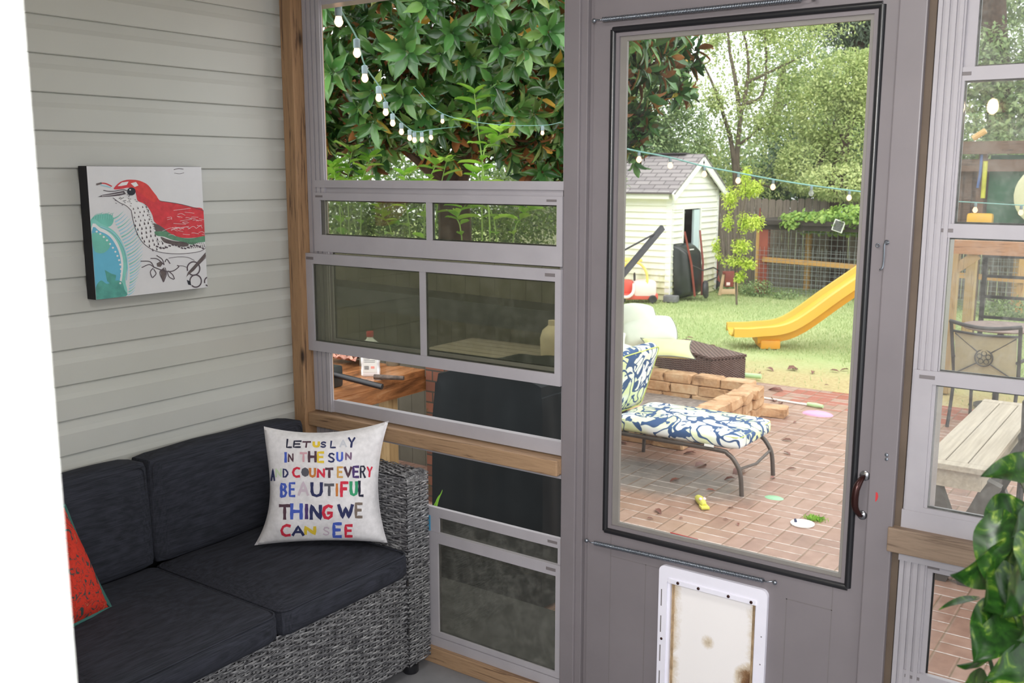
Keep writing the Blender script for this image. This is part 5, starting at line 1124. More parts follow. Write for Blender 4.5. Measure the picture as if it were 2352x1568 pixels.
# black tubular swing frame with rungs
rk = thing('metal_rack', 'black metal ladder-like rack behind the patio chairs', 'rack', (1.3, 6.2, G))
m_ = M['blackmetal'] = plain('black_metal', srgb(48,48,52), .4, .5, .1)
p_ = FY(2256,700,9.4)
for x in (p_.x, p_.x+1.2): mk('upright', bx(x-.024, x+.024, 9.38, 9.42, G, 1.0), m_, rk)
for py in (587, 633, 680, 727): q_ = FY(2256,py,9.4); mk('rung', bx(p_.x, p_.x+1.2, 9.39, 9.41, q_.z-.016, q_.z+.016), m_, rk)
# ================================================================== PATIO TABLE + CHAIRS (right window)
t = NT('weathered_teak'); n = t.noise(t.coord((16,.6,16)), 3, 5, .6, .1); M['teak'] = t.fin(t.prin(t.ramp(n, [(.3, srgb(160,150,136)), (.7, srgb(188,178,162))]), .75, 0, .3, n, .3, .004))
tb = thing('patio_table', 'weathered grey wooden plank table outside the right window', 'table', (1.7, 4.05, G))
TX0, TX1, TY0, TY1, TZ = 1.50, 1.84, 3.12, 4.95, .10
for i in range(3):
    wd = (TX1-TX0)/3; mk('plank', bx(TX0+i*wd+.003, TX0+(i+1)*wd-.003, TY0+.09, TY1-.09, TZ-.03, TZ, bev=.003), M['teak'], tb)
for y in (TY0, TY1-.085): mk('end_board', bx(TX0, TX1, y, y+.085, TZ-.032, TZ+.001, bev=.004), M['teak'], tb)
m = MB(); m.box(TX0+.03, TX1-.03, TY0+.02, TY0+.045, TZ-.13, TZ-.032).box(TX0+.03, TX1-.03, TY1-.045, TY1-.02, TZ-.13, TZ-.032).box(TX0+.03, TX0+.055, TY0+.04, TY1-.04, TZ-.13, TZ-.032).box(TX1-.055, TX1-.03, TY0+.04, TY1-.04, TZ-.13, TZ-.032)
mk('apron', m, M['teak'], tb)
M['legd'] = plain('grey_dark_leg', srgb(96,92,90), .6, 0, .1)
for x, y in ((TX0+.12, TY0+.25), (TX1-.12, TY0+.25), (TX0+.12, TY1-.25), (TX1-.12, TY1-.25)):
    sx_ = .10 if x > 1.7 else -.10; mk('leg', MB().beam((x-sx_*2.2, y, TZ-.13), (x+sx_*.3, y, G+.002), .09, .07, (0,1,0)), M['legd'], tb)
mk('stretcher', MB().beam(((TX0+TX1)/2, TY0+.25, G+.25), ((TX0+TX1)/2, TY1-.25, G+.25), .06, .09), M['legd'], tb)
M['sling'] = plain('tan_sling', srgb(176,168,138), .8, 0, .04, 30); M['castm'] = plain('dark_cast_metal', srgb(70,68,70), .45, .5, .1)
def patio_chair(label, p, ang, group='metal sling chairs round the patio table'):
    o = thing('patio_chair', label, 'chair', (0,0,0), group)
    W2 = .27; zs = .43
    def add(name, mb, mat, sm=True): return mk(name, mb, mat, o, sm)
    for s in (-1, 1):
        add('leg', MB().tube(curve([(s*W2, .27, zs), (s*W2, .29, .2), (s*W2, .31, 0)], 4), .016, 8), M['castm'])
        add('leg', MB().tube(curve([(s*W2, -.24, zs), (s*W2, -.28, .2), (s*W2, -.33, 0)], 4), .016, 8), M['castm'])
        add('arm', MB().tube(curve([(s*W2, -.30, .66), (s*(W2+.02), -.05, .67), (s*(W2+.02), .22, .66), (s*(W2+.01), .29, .60), (s*W2, .28, .42)], 5), .016, 8), M['castm'])
    b = MB()
    for s in (-1, 1): b.tube(curve([(s*W2, -.22, .40), (s*(W2+.01), -.29, .68), (s*(W2+.02), -.37, .99)], 6), .017, 8)
    b.tube(curve([(-W2-.03, -.37, .99), (-.14, -.40, .965), (0, -.405, .955), (.14, -.40, .965), (W2+.03, -.37, .99)], 5), .018, 8)
    b.tube(curve([(-W2-.01, -.345, .90), (-.14, -.375, .895), (0, -.38, .89), (.14, -.375, .895), (W2+.01, -.345, .90)], 5), .012, 8)
    b.tube([(-W2, -.24, .45), (W2, -.24, .45)], .012, 8)
    bk = add('back_frame', b, M['castm'])
    g_ = MB()
    for i in range(8):
        x0, x1 = -W2+.01+i*(2*W2-.02)/8, -W2+.01+(i+1)*(2*W2-.02)/8; f = lambda x: -.03*(1-(x/W2)**2)
        g_.add([(x0, -.335+f(x0), .885), (x1, -.335+f(x1), .885), (x1, -.245+f(x1), .46), (x0, -.245+f(x0), .46), (x0, -.339+f(x0), .885), (x1, -.339+f(x1), .885), (x1, -.249+f(x1), .46), (x0, -.249+f(x0), .46)], [(0,1,2,3), (7,6,5,4), (0,4,5,1), (3,2,6,7)])
    add('sling', g_, M['sling'])
    c_ = V(0, -.335, .68); m2 = MB(); m2.tube([c_+V(.075*math.cos(t_), -.012*math.sin(t_)*0, .075*math.sin(t_)) for t_ in np.linspace(0, 2*PI, 22)], .006, 6)
    for k in range(5): t_ = 2*PI*k/5+.3; m2.tube([c_+V(.04*math.cos(t_)+.022*math.cos(s_), 0, .04*math.sin(t_)+.022*math.sin(s_)) for s_ in np.linspace(0, 2*PI, 9)], .004, 5)
    for sx_, sz_ in ((-1,1),(1,1),(-1,-1),(1,-1)): m2.tube([c_+V(sx_*.055, 0, sz_*.05), V(sx_*W2*.95, -.34 if sz_ > 0 else -.28, .88 if sz_ > 0 else .50)], .006, 6)
    mk('medallion', m2, M['castm'], bk, True)
    sm = MB(); sm.tube([(x, y, zs-.012) for x, y in roundrect(-W2, W2, -.25, .28, .04, 4)+roundrect(-W2, W2, -.25, .28, .04, 4)[:1]], .016, 8)
    st = add('seat_frame', sm, M['castm']); mk('seat_sling', bx(-W2+.01, W2-.01, -.24, .27, zs-.012, zs-.004), M['sling'], st)
    o.location = p; o.rotation_euler = (0, 0, ang); return o
# back towards the porch
patio_chair('dark metal chair with tan sling back and medallion at the far table end', (1.17, 7.37, G), -.12)
def copy_tree(o, parent=None):
    c = o.copy(); COL.objects.link(c); c.parent = parent
    for q_ in [x for x in bpy.data.objects if x.parent == o]: copy_tree(q_, c)
    return c
pc0 = bpy.data.objects['patio_chair']; pc = copy_tree(pc0); pc.location = (2.30, 4.15, G); pc.rotation_euler = (0,0,math.radians(95)) ; pc['label'] = 'dark metal patio chair cut by the right picture edge beside the table'
pc.location = (2.13, 4.28, G); pc.rotation_euler = (0,0,math.radians(8))
# round dark table behind the chair
a = FY(2300,748,8.2); rt_ = thing('side_table', 'round dark table top behind the medallion chair', 'table', (a.x, 8.2, G))
mk('top', MB().lathe([(.0,-.03),(.34,-.03),(.36,-.015),(.35,0),(0,0)], (a.x, 8.2, a.z), 28), plain('mottled_top', srgb(140,122,118), .6, 0, .2, 12), rt_, True); mk('leg', MB().lathe([(.2,G),(.2,G+.02),(.03,G+.05),(.03,a.z-.03)], (a.x, 8.2, 0), 16), M['castm'], rt_, True)
# ================================================================== THINGS BY THE SHED
wbw = thing('wheelbarrow', 'black wheelbarrow with red handles leaning upright on the shed', 'wheelbarrow', (SX+.35, 14.5, G))
M['bplastic'] = plain('black_tray', srgb(48,52,52), .3, 0, .1, 6); M['redh'] = plain('red_brown_handle', srgb(140,66,56), .5, 0, .1)
# tray: open side faces the shed, underside faces the viewer; nose down
t0 = V(SX+.22, 14.26, G+.02); vz = V(-.07, 0, 1).normalized(); vy = V(.12,1,0).normalized(); vn = vy.cross(vz).normalized()
def loop_(h_, w_, z_, dpt, r_=.06):
    pts = roundrect(-w_/2, w_/2, -h_/2, h_/2, r_, 3); return [t0+vy*a+vz*(z_+b_)+vn*dpt for a, b_ in pts]
vs = []; rings = [loop_(1.00,.66,.52,-.10), loop_(.98,.64,.52,-.095), loop_(.92,.60,.51,.0), loop_(.76,.50,.49,.13), loop_(.66,.42,.47,.16)]; k = len(rings[0]); fs = []
for r_ in rings: vs += r_
for i in range(len(rings)-1):
    for j in range(k): fs.append((i*k+j, i*k+(j+1) % k, (i+1)*k+(j+1) % k, (i+1)*k+j))
fs.append(tuple((len(rings)-1)*k+j for j in range(k))); mk('tray', MB().add(vs, fs), M['bplastic'], wbw, True)
for s in (-1, 1): mk('handle', MB().tube([t0+vy*(s*.12)+vz*.05+vn*.20, t0+vy*(s*.20)+vz*.65+vn*.20, t0+vy*(s*.26)+vz*1.24+vn*.12], [.022,.022,.018], 8), M['redh'], wbw, True)
mk('wheel', MB().lathe([(.05,-.035),(.13,-.045),(.165,-.02),(.165,.02),(.13,.045),(.05,.035),(.05,-.035)], t0+vn*.30+vz*.16+vy*.10, 22, tuple(vy*.5+vn)), plain('rubber_wheel', srgb(62,62,66), .5), wbw, True)
mk('leg_bracket', MB().tube([t0+vy*(-.17)+vz*.62+vn*.2, t0+vy*(-.05)+vz*.52+vn*.34, t0+vy*.30+vz*.55+vn*.36, t0+vy*.48+vz*.48+vn*.36, t0+vy*.46+vz*.36+vn*.34, t0+vy*.20+vz*.28+vn*.2], .012, 7), M['castm'], wbw, True)
mk('label_plate', MB().obox(t0+vy*(-.02)+vz*.90+vn*.095, vy, vz, vn, .09, .012, .004), M['trimw'], wbw)
# toy car
tcx, tcy = FZ(1470,690,G).x+.05, FZ(1470,690,G).y-.22
car = thing('toy_car', 'red, white and yellow ride-on toy car by the shed wall', 'toy car', (tcx, tcy, G))
M['redp'] = plain('faded_red_plastic', srgb(222,96,84), .45, 0, .05); M['pink'] = plain('pink_white_plastic', srgb(248,222,222), .45, 0, .02); M['yel'] = plain('toy_yellow', srgb(250,214,120), .45, 0, .03)
cd_ = V(rt.x, rt.y, 0); cn = V(-rt.y, rt.x, 0)
def C_(a, b, z): return V(tcx, tcy, G)+cd_*a+cn*b+V(0,0,z)
bd = mk('body', MB().obox(C_(.12,0,.26), cd_, cn, (0,0,1), .21, .22, .14, .07), M['pink'], car, True)
mk('base', MB().obox(C_(0,0,.12), cd_, cn, (0,0,1), .36, .20, .055, .03), M['redp'], car, True)
mk('door_panel', MB().tube(curve([C_(-.38,-.2,.36), C_(-.33,-.23,.16), C_(-.2,-.24,.12), C_(-.1,-.23,.2), C_(-.08,-.2,.36)], 5), .03, 8), M['pink'], car, True)
mk('seat', MB().obox(C_(-.22,.05,.28), cd_, cn, (0,0,1), .14, .16, .12, .05), M['redp'], car, True)
for a, b in ((.26,-.2), (-.3,-.2), (.26,.2), (-.3,.2)): mk('wheel', MB().lathe([(.0,-.03),(.06,-.035),(.075,-.02),(.075,.02),(.06,.035),(.0,.03)], C_(a,b,.075), 16, tuple(cn)), M['castm'], car, True)
mk('roof_pillar', MB().tube(curve([C_(.16,-.19,.36), C_(.14,-.18,.55), C_(.04,-.16,.70), C_(-.12,-.15,.76)], 5), .024, 8), M['yel'], car, True)
mk('roof_pillar', MB().tube(curve([C_(-.36,-.19,.30), C_(-.34,-.18,.5), C_(-.24,-.16,.70), C_(-.12,-.15,.76)], 5), .024, 8), M['yel'], car, True)
mk('roof', MB().obox(C_(-.1,.02,.77), cd_, cn, (0,0,1), .17, .18, .025, .02), M['yel'], car, True)
mk('steering_wheel', MB().tube([C_(-.05,0,.46)+cd_*.0+cn*.08*math.cos(t_)+V(0,0,.07*math.sin(t_)) for t_ in np.linspace(0, 2*PI, 14)], .012, 6), M['castm'], car, True)
# folding toy stand
a = FZ(1672,678,G)
ts = thing('toy_easel', 'small red and tan plastic toy stand left of the sapling', 'toy', a)
for s in (-1, 1): mk('leg', MB().beam(a+cd_*(s*.16)+V(0,0,.0), a+cd_*(s*.11)+V(0,.06,.42), .05, .05, (0,1,0)), plain('tan_plastic', srgb(216,184,150), .5, 0, .03), ts)
mk('panel', MB().obox(a+V(0,.03,.30), cd_, (0,0,1), cn, .085, .14, .03, .015), M['redh'], ts, True); mk('top_bar', MB().obox(a+V(0,.05,.43), cd_, (0,0,1), cn, .14, .03, .035, .012), M['redh'], ts, True)
mk('badge', MB().obox(a+V(0,-.01,.22), cd_, (0,0,1), cn, .035, .03, .006, .004), M['pink'], ts, True); mk('crosspiece', MB().obox(a+V(0,.02,.07), cd_, (0,0,1), cn, .14, .05, .02, .01), bpy.data.materials['tan_plastic'], ts, True)
# corrugated tank and garden tools
a = FZ(1657,650,G); tk_ = thing('metal_tub', 'corrugated grey metal tub beside the shed corner', 'tub', (a.x, a.y+.7, G))
mk('wall', MB().lathe([(.42+.012*math.sin(i*2.1), i*.035) for i in range(22)]+[(.39, .735), (.38, .02), (0,.02)], (a.x, a.y+.7, G), 28), plain('galvanised_sheet', srgb(150,156,166), .45, .5, .06), tk_, True)
for i, (xa, ya2, xb, yb2, c_) in enumerate(((1655,668,1640,590,'redh'), (1667,665,1655,500,'fencewood'), (1649,665,1645,565,'redh'), (1676,660,1672,520,'fencewood'), (1738,640,1746,478,'redh'), (1690,500,1705,430,'fencewood'))):
    pa = FZ(xa, max(ya2, 640)+(0 if i < 4 else 20), G); pb = FY(xb, yb2, pa.y+.35)
    if i == 5: continue
    hd = thing('garden_tool', ['short red-handled garden tool leaning left of the metal tub', 'tall grey-handled garden tool leaning over the metal tub', 'short thin red-handled tool between shed corner and tub', 'thin grey-handled tool at the right side of the tub', 'slim red stake standing beside the red coop post'][i], 'garden tool', pa, 'garden tools leaning behind the sapling')
    mk('handle', MB().tube([pa+V(0,0,.08), pb], .014, 7), M[c_], hd, True); mk('blade', MB().obox(pa+V(0,0,.09), cd_, (0,0,1), cn, .06, .09, .006, .003), M['castm'], hd, True)
a = FZ(1485,672,G); st_ = MB(); a = V(SX+.12, 13.72, G); st_.obox(a+V(0,0,.06), (1,.2,0), (-.2,1,0), (0,0,1), .13, .09, .06, .02); mk('rock', st_, plain('grey_rock', srgb(120,120,124), .8, 0, .15, 8, .4), None, True, 'grey rock against the shed corner', 'rock')
# umbrella base arm
a0 = FD(1380,690,9.4); a1 = FD(1522,522,9.8); um = thing('leaning_pole', 'dark metal umbrella arm slanting up at the left of the door glass', 'umbrella arm', V(a0.x, a0.y, G))
dd = (a1-a0).normalized(); g0 = a0-dd*((a0.z-G)/dd.z)
mk('arm', MB().beam(g0, a1, .035, .055), plain('charcoal_metal', srgb(82,82,90), .4, .3, .05), um); mk('strut', MB().tube([g0+V(.0,.0,.95)+dd*.15, a1-dd*.06], .009, 7), M['castm'], um, True); mk('base', MB().lathe([(.28,0),(.28,.05),(.05,.07),(.05,.12)], g0, 24), M['castm'], um, True)
# ================================================================== COUNTER, GRILL, BOTTLE (left window)
CTZ = .30
t = NT('wet_orange_board'); n = t.noise(t.coord((8,1.2,8)), 2.2, 5, .65, .6); M['wetboard'] = t.fin(t.prin(t.ramp(n, [(.32, srgb(96,62,38)), (.55, srgb(156,104,64)), (.7, srgb(182,136,98))]), .22, 0, .6, n, .3, .005))
ct = thing('outdoor_counter', 'wet orange-brown plank counter on brick and timber legs outside the left window', 'counter', (-2.1, 2.6, G))
ex = FZ(765,900,CTZ).x; ey1 = FZ(990,850,CTZ).y
m = MB()
for i in range(3): mk('top_board', bx(ex-.30*(i+1)+.004, ex-.30*i, .55, ey1, CTZ-.05, CTZ, bev=.004), M['wetboard'], ct)
mk('fascia', bx(ex-.035, ex+.004, .55, ey1, CTZ-.15, CTZ-.05), M['wetboard'], ct)
for y in (.65, ey1-.35): mk('leg', bx(ex-.12, ex-.03, y, y+.09, G, CTZ-.15), M['honeyz'], ct)
for y in (.65, ey1-.1): mk('leg', bx(ex-.88, ex-.79, y-.05, y+.04, G, CTZ-.05), M['honeyz'], ct)
mk('shade_board', bx(ex-.88, ex-.14, .7, ey1-.3, G+.02, G+.05), M['darkwood'], ct)  # dark board added under the counter as its shade
t = NT('red_brick_wall'); br = t.n('ShaderNodeTexBrick'); cm = t.n('ShaderNodeSeparateXYZ'); t.l(t.coord(), cm.inputs[0]); cb2 = t.n('ShaderNodeCombineXYZ'); t.l(t.math('ADD', cm.outputs[0], cm.outputs[1]), cb2.inputs[0]); t.l(cm.outputs[2], cb2.inputs[1]); t.l(cb2.outputs[0], br.inputs['Vector'])
br.inputs['Scale'].default_value = 1; br.inputs['Brick Width'].default_value = .215; br.inputs['Row Height'].default_value = .076; br.inputs['Mortar Size'].default_value = .006
br.inputs['Color1'].default_value = srgb(128,84,68); br.inputs['Color2'].default_value = srgb(96,70,60); br.inputs['Mortar'].default_value = srgb(70,66,60)
moss = t.noise(t.coord(), 9, 5, .7); M['brick'] = t.fin(t.prin(t.mix(t.ramp(moss, [(.56, (0,0,0,1)), (.72, (.8,.8,.8,1))]), br.outputs[0], srgb(74,76,40)), .8, 0, .2, br.outputs[1], -.5, .01))
mk('brick_pier', bx(ex+.02, ex+.60, ey1-.02, ey1+.5, G, CTZ+.03, bev=.004), M['brick'], label='mossy red brick pier between the plank counter and the covered grill', cat='brick pier')
a = FZ(852,862,CTZ)
bt = thing('bottle', 'white plastic bottle with red cap and barcode label on the plank counter', 'bottle', a)
M['wbot'] = plain('white_bottle', srgb(232,234,238), .35, 0, .01)
bu, bv = V(.80,.60,0), V(-.6,.8,0)
def prism(rings, c, u_, v_):
    vs = []; fs = []; k = None
    for z_, hw_, hd_, r_ in rings:
        pts = roundrect(-hw_, hw_, -hd_, hd_, r_, 4); k = len(pts); vs += [c+u_*x+v_*y+V(0,0,z_) for x, y in pts]
    for i in range(len(rings)-1):
        for j in range(k): fs.append((i*k+j, i*k+(j+1) % k, (i+1)*k+(j+1) % k, (i+1)*k+j))
    fs += [tuple(range(k-1, -1, -1)), tuple((len(rings)-1)*k+j for j in range(k))]; return MB().add(vs, fs)
mk('body', prism([(0,.056,.036,.015), (.008,.062,.042,.018), (.045,.062,.042,.018), (.050,.060,.040,.018), (.085,.060,.040,.018), (.09,.062,.042,.018), (.125,.062,.042,.018), (.13,.060,.040,.018), (.20,.062,.042,.018), (.225,.055,.036,.02), (.248,.028,.024,.015), (.258,.021,.021,.02), (.272,.020,.020,.019)], a, bu, bv), M['wbot'], bt, True)
cp = mk('cap', MB().lathe([(.024,.268),(.025,.272),(.0245,.30),(.021,.304),(0,.304)], a, 20), plain('red_cap', srgb(196,52,56), .4), bt, True)
fz_ = a-bv*.0425
mk('label', MB().obox(fz_+V(0,0,.118), bu, bv, (0,0,1), .048, .0012, .088, .001), plain('label_paper', srgb(214,214,210), .5, 0, .01), bt)
m = MB()
rl = random.Random(2)
for k in range(10): zz = .195-k*.0105; L = .040 if k % 4 != 3 else .022; m.obox(fz_-bv*.0016+bu*(-.042+L)+V(0,0,zz), bu, bv, (0,0,1), L*rl.uniform(.85, 1), .0003, .0014)
x = -.036
while x < -.006: wq = rl.choice((.0007,.0012,.002)); m.obox(fz_-bv*.0016+bu*x+V(0,0,.062), bu, bv, (0,0,1), wq/2, .0003, .013); x += wq+.0014
mk('label_print', m, plain('print_grey', srgb(70,72,78), .6), bt)
m = MB(); m.obox(fz_-bv*.0016+bu*.018+V(0,0,.064), bu, bv, (0,0,1), .012, .0003, .008); mk('label_flag', m, plain('pale_red_print', srgb(214,140,130), .6), bt)
# black lidded griddle with handle
hb_ = FZ(800,850,CTZ+.12); gd = thing('tabletop_griddle', 'black tabletop griddle with long tube handle on the plank counter', 'griddle', (hb_.x-.25, hb_.y-.1, CTZ))
g1 = FY(768,848,1.95)
mk('body', MB().box(g1.x-.42, g1.x+.03, 1.55, 2.0, CTZ, CTZ+.14, .02), M['bplastic'], gd, True)
p0_, p1_ = V(g1.x-.03, 1.90, CTZ+.10), V(*FZ(878,888,CTZ+.035)); mk('handle', MB().tube([p0_, p0_*.6+p1_*.4, p1_], .019, 12), M['gasket'], gd, True)
a = FZ(915,868,CTZ+.02); mk('stick', MB().tube([a+V(-.16,-.06,0), a+V(.03,.02,.0)], [.018,.014], 8), plain('charred_stick', srgb(90,78,70), .7, 0, .3, 30), None, True, 'short charred stick lying on the counter edge', 'stick')
for px, py, h_, r_, lab in ((826,852,.10,.04,'grey-green tin can left of the white bottle'), (892,850,.10,.05,'grey-green tin can with red mark right of the white bottle')):
    a = FZ(px, py, CTZ)+V(-.10,.16,0); c_ = thing('tin_can', lab, 'can', a); mk('can', MB().lathe([(r_*.96,0),(r_,.004),(r_,h_),(r_*.96,h_+.003),(r_*.9,h_)], a, 22), plain('tin_can_metal', srgb(128,124,108), .4, .3, .1), c_, True); mk('can_mark', MB().obox(a+V(.0,0,.05)+V(.55,-.83,0)*r_, (.83,.55,0), (.55,-.83,0), (0,0,1), .008, .0015, .016), M['redh'], c_)
a = FZ(800,835,CTZ); bm = bmesh.new(); bmesh.ops.create_grid(bm, x_segments=16, y_segments=16, size=.17)
for v in bm.verts: v.co.z = .03+abs(.05*math.sin(v.co.x*38+v.co.y*17)*math.cos(v.co.y*31))+random.uniform(0,.012)
m = MB().bm(bm, Matrix.Translation(a+V(-.05,.1,.0))); o = mk('crumpled_foil', m, plain('crumpled_foil_wrapper', srgb(170,120,104), .2, .7, .2, 20), None, False, 'crumpled shiny brownish wrapper behind the bottle on the counter', 'wrapper')
so = o.modifiers.new('thickness', 'SOLIDIFY'); so.thickness = .001
# covered grill
M['coverc'] = plain('black_grill_cover', srgb(24,28,30), .7, 0, .15, 2.5, .1, .15)
gx0, gx1 = FY(1012,900,1.75).x, -.03
bm = bmesh.new(); bmesh.ops.create_cube(bm, size=2); bmesh.ops.subdivide_edges(bm, edges=bm.edges[:], cuts=23, use_grid_fill=True)
for v in bm.verts:
    x, y, z = v.co; ang = math.atan2(y, x); 
    sx_ = 1-.10*max(0, z-.55)**1.5*2; r_ = .02
    fold = .016*math.sin(ang*17+z*1.5)*(1 if z < .8 else .3)+.010*math.sin(ang*7-z*3)
    xx = x*sx_*(1+.04*(1-z)/2)+fold*(x > 0)-fold*(x < 0); yy = y*sx_*(1+.05*(1-z)/2)+(fold*.8 if y > 0 else -fold*.8)
    v.co = V((gx0+gx1)/2+xx*(gx1-gx0)/2, 1.98+yy*.30, G+.02+(z+1)/2*(1.24)-.05*x*x*(z > .9)+.006*math.sin(x*9)*(z > .9))
mk('covered_grill', MB().bm(bm), M['coverc'], None, True, 'barbecue grill under a draped black cover outside the left window', 'grill')
# long black shelf and timber rack seen through the smoked sash
sh = thing('black_canopy_rail', 'long black metal shelf rail crossing behind the smoked left sash', 'shelf', (-.7, 3.2, G))
za, zb_ = FY(760,665,3.0), FY(1290,712,3.0)
mk('shelf', MB().beam((FY(740,665,3.0).x-.1, 3.0, za.z-.01), (-.56, 3.0, za.z-.06), .30, .15), M['gasket'], sh)
for x in (FY(745,665,3.0).x, -.62): mk('post', bx(x-.03, x+.03, 2.97, 3.03, G, za.z-.03), M['blackmetal'], sh)
M['screenwood'] = plain('olive_grey_boards', srgb(96,92,80), .9, 0, .15, 3)
sc2 = thing('timber_screen', 'olive grey board screen standing behind the black rail outside the left window', 'screen', (-2.4, 3.36, G))
zt_ = FY(1000,572,3.36).z; x = -4.6
while x < -.86: mk('board', bx(x, x+.135, 3.35, 3.375, G, zt_), M['screenwood'], sc2); x += .138
mk('rail', bx(-4.6, -.75, 3.376, 3.42, zt_-.3, zt_-.2), M['darkwood'], sc2)
mk('garden_landing', bx(-1.2, 1.15, .16, .95, G, -.22), plain('dark_concrete', srgb(50,48,45), .8, 0, .2, 5, .2), label='dark concrete landing below the left window outside', kind='structure')
bn_ = thing('potting_bench', 'grey slatted bench behind the covered grill', 'bench', (-1.0, 2.7, G))
for i in range(5): mk('slat', bx(-1.42, -.66, 2.36+i*.11, 2.46+i*.11, .50, .53), M['fencewood'], bn_)
for x in (-1.36, -.74): mk('leg', bx(x-.04, x+.04, 2.6, 2.7, G, .5), M['teak'], bn_)
a = FY(1268,790,2.6); mk('jug', MB().lathe([(.05,0),(.07,.01),(.075,.12),(.06,.17),(.025,.20),(.025,.23),(.0,.235)], (a.x, 2.6, .53), 20), plain('tan_jug', srgb(190,172,150), .5, 0, .05), None, True, 'pale tan jug on the bench behind the smoked right pane', 'jug')
# strap-leaf plant peeping beside the sofa arm
a = FY(985,1150,.5); sp_l = thing('strap_leaf_plant', 'green strap-leaved plant peeping out beside the sofa arm, outside the lower window', 'plant', (a.x-.1, .5, G))
mk('pot', MB().lathe([(.09,0),(.12,.2),(.13,.22),(.11,.22),(0,.20)], (a.x-.1, .55, G), 20), M['terra'], sp_l, True)
for tipx, tipy, sag in ((1016,1126,0), (1008,1142,.0), (960,1140,0)):
    tp_ = FY(tipx, tipy, .45); b0 = V(a.x-.1, .55, G+.2); pts = curve([b0, b0+V(-.02,0,.25), (b0+V(-.02,0,.30))*.3+tp_*.7+V(0,0,.05), tp_], 8); vs = []; fs = []
    for i, p_ in enumerate(pts): w_ = .010*math.sin(PI*min(1, (i+1)/len(pts)))+.001; vs += [p_+V(.75,.2,.0)*w_, p_+V(0,0,.004), p_-V(.75,.2,0)*w_]
    for i in range(len(pts)-1): b3 = 3*i; fs += [(b3,b3+1,b3+4,b3+3), (b3+1,b3+2,b3+5,b3+4)]
    mk('leaf', MB().add(vs, fs), M['citrus'], sp_l, True)
# ================================================================== SMALL THINGS ON THE PATIO
M['toyyel'] = plain('yellow_green_toy_plastic', srgb(212,208,96), .5, 0, .08)
a = FZ(1600,1148,G); b = FZ(1624,1176,G); dt = (b-a).normalized(); sdv = V(-dt.y, dt.x, 0)
ty = thing('toy_crocodile', 'small yellow-green plastic toy lying on the bricks', 'toy', a)
mk('body', MB().tube(curve([a+V(0,0,.02), a+dt*.05+V(0,0,.028), a+dt*.12+V(0,0,.03), a+dt*.19+V(0,0,.022)], 5), [.014,.017,.02,.023,.025,.027,.028,.029,.03,.03,.03,.028,.026,.024,.02,.018][:16], 12), M['toyyel'], ty, True)
for s in (-1, 1): mk('eye', MB().ball(a+dt*.14+sdv*s*.014+V(0,0,.055), .012), M['pink'], ty, True)
mk('jaw', MB().obox(a+dt*.19+V(0,0,.014), dt, sdv, (0,0,1), .035, .03, .009, .006), M['toyyel'], ty, True)
a = FZ(1843,1204,G); dl = thing('frisbee', 'round white disc with a dark marker lying on the bricks', 'disc', a)
mk('rim', MB().lathe([(.073,0),(.078,.004),(.078,.010),(.072,.012),(.066,.010),(.0,.013)], a, 36), M['trimw'], dl, True); mk('marker', MB().tube([a+V(-.055,.015,.018), a+V(-.04,-.015,.018)], .009, 8), plain('navy_plastic', srgb(44,54,92), .4), dl, True)
n_ = 500; P = np.array(FZ(1872,1192,G))+np.stack([rng.normal(0,.028,n_), rng.normal(0,.022,n_), np.zeros(n_)], 1); D = rdir(n_); D[:,2] = abs(D[:,2])+.3
mk('weed_tuft', scatter('quad', P, D, rdir(n_), rng.uniform(.012,.03,n_), rng.uniform(.005,.010,n_)), M['citrus'], label='small green weed growing behind the white disc', cat='weed')
a, b = FZ(1540,1225,G), FZ(1603,1241,G); mk('red_rod', MB().tube([a+V(0,0,.006), b+V(0,0,.006)], .005, 8), plain('red_rod_plastic', srgb(170,60,60), .5), None, True, 'thin red stick on the bricks near the door', 'stick')
a, b = FZ(1722,911,G), FZ(1855,932,G); wd_ = thing('toy_broom', 'white pole with mint green grip lying behind the fire pit', 'toy broom', a)
mk('pole', MB().tube([a+V(0,0,.012), b+V(0,0,.012)], .010, 8), M['trimw'], wd_, True); M['mint'] = plain('mint_foam', srgb(190,226,170), .6, 0, .04)
c_ = FZ(1890,938,G); mk('grip', MB().tube([b+V(0,0,.02), (b+c_)/2+V(0,0,.02), c_+V(0,0,.02)], [.02,.026,.018], 12), M['mint'], wd_, True)
a = FZ(1732,922,G); mk('foam_piece', MB().tube([a+V(-.04,-.05,.03), a+V(.05,.07,.03)], .028, 12), M['mint'], None, True, 'mint green foam piece beside the stone corner of the fire pit', 'foam toy')
a = FZ(1719,868,G); mk('foam_piece', MB().tube([a+V(-.05,0,.03), a+V(.14,.03,.03)], .028, 12), M['mint'], None, True, 'mint green foam tube beside the brown ottoman', 'foam toy')
a = FZ(1878,951,G); mk('pink_toy', MB().ball(a+V(0,0,.0), .15, .10, .03, 20, 8), plain('pink_plastic', srgb(240,160,196), .4, 0, .02), None, True, 'pink plastic toy dish lying on the far bricks', 'toy')
a = FZ(1778,1143,G); mk('green_scrap', MB().ball(a+V(0,0,.0), .07, .05, .008, 14, 6), plain('green_scrap_plastic', srgb(150,200,160), .4, 0, .1), None, True, 'flat translucent green scrap on the bricks right of the chaise foot', 'scrap')
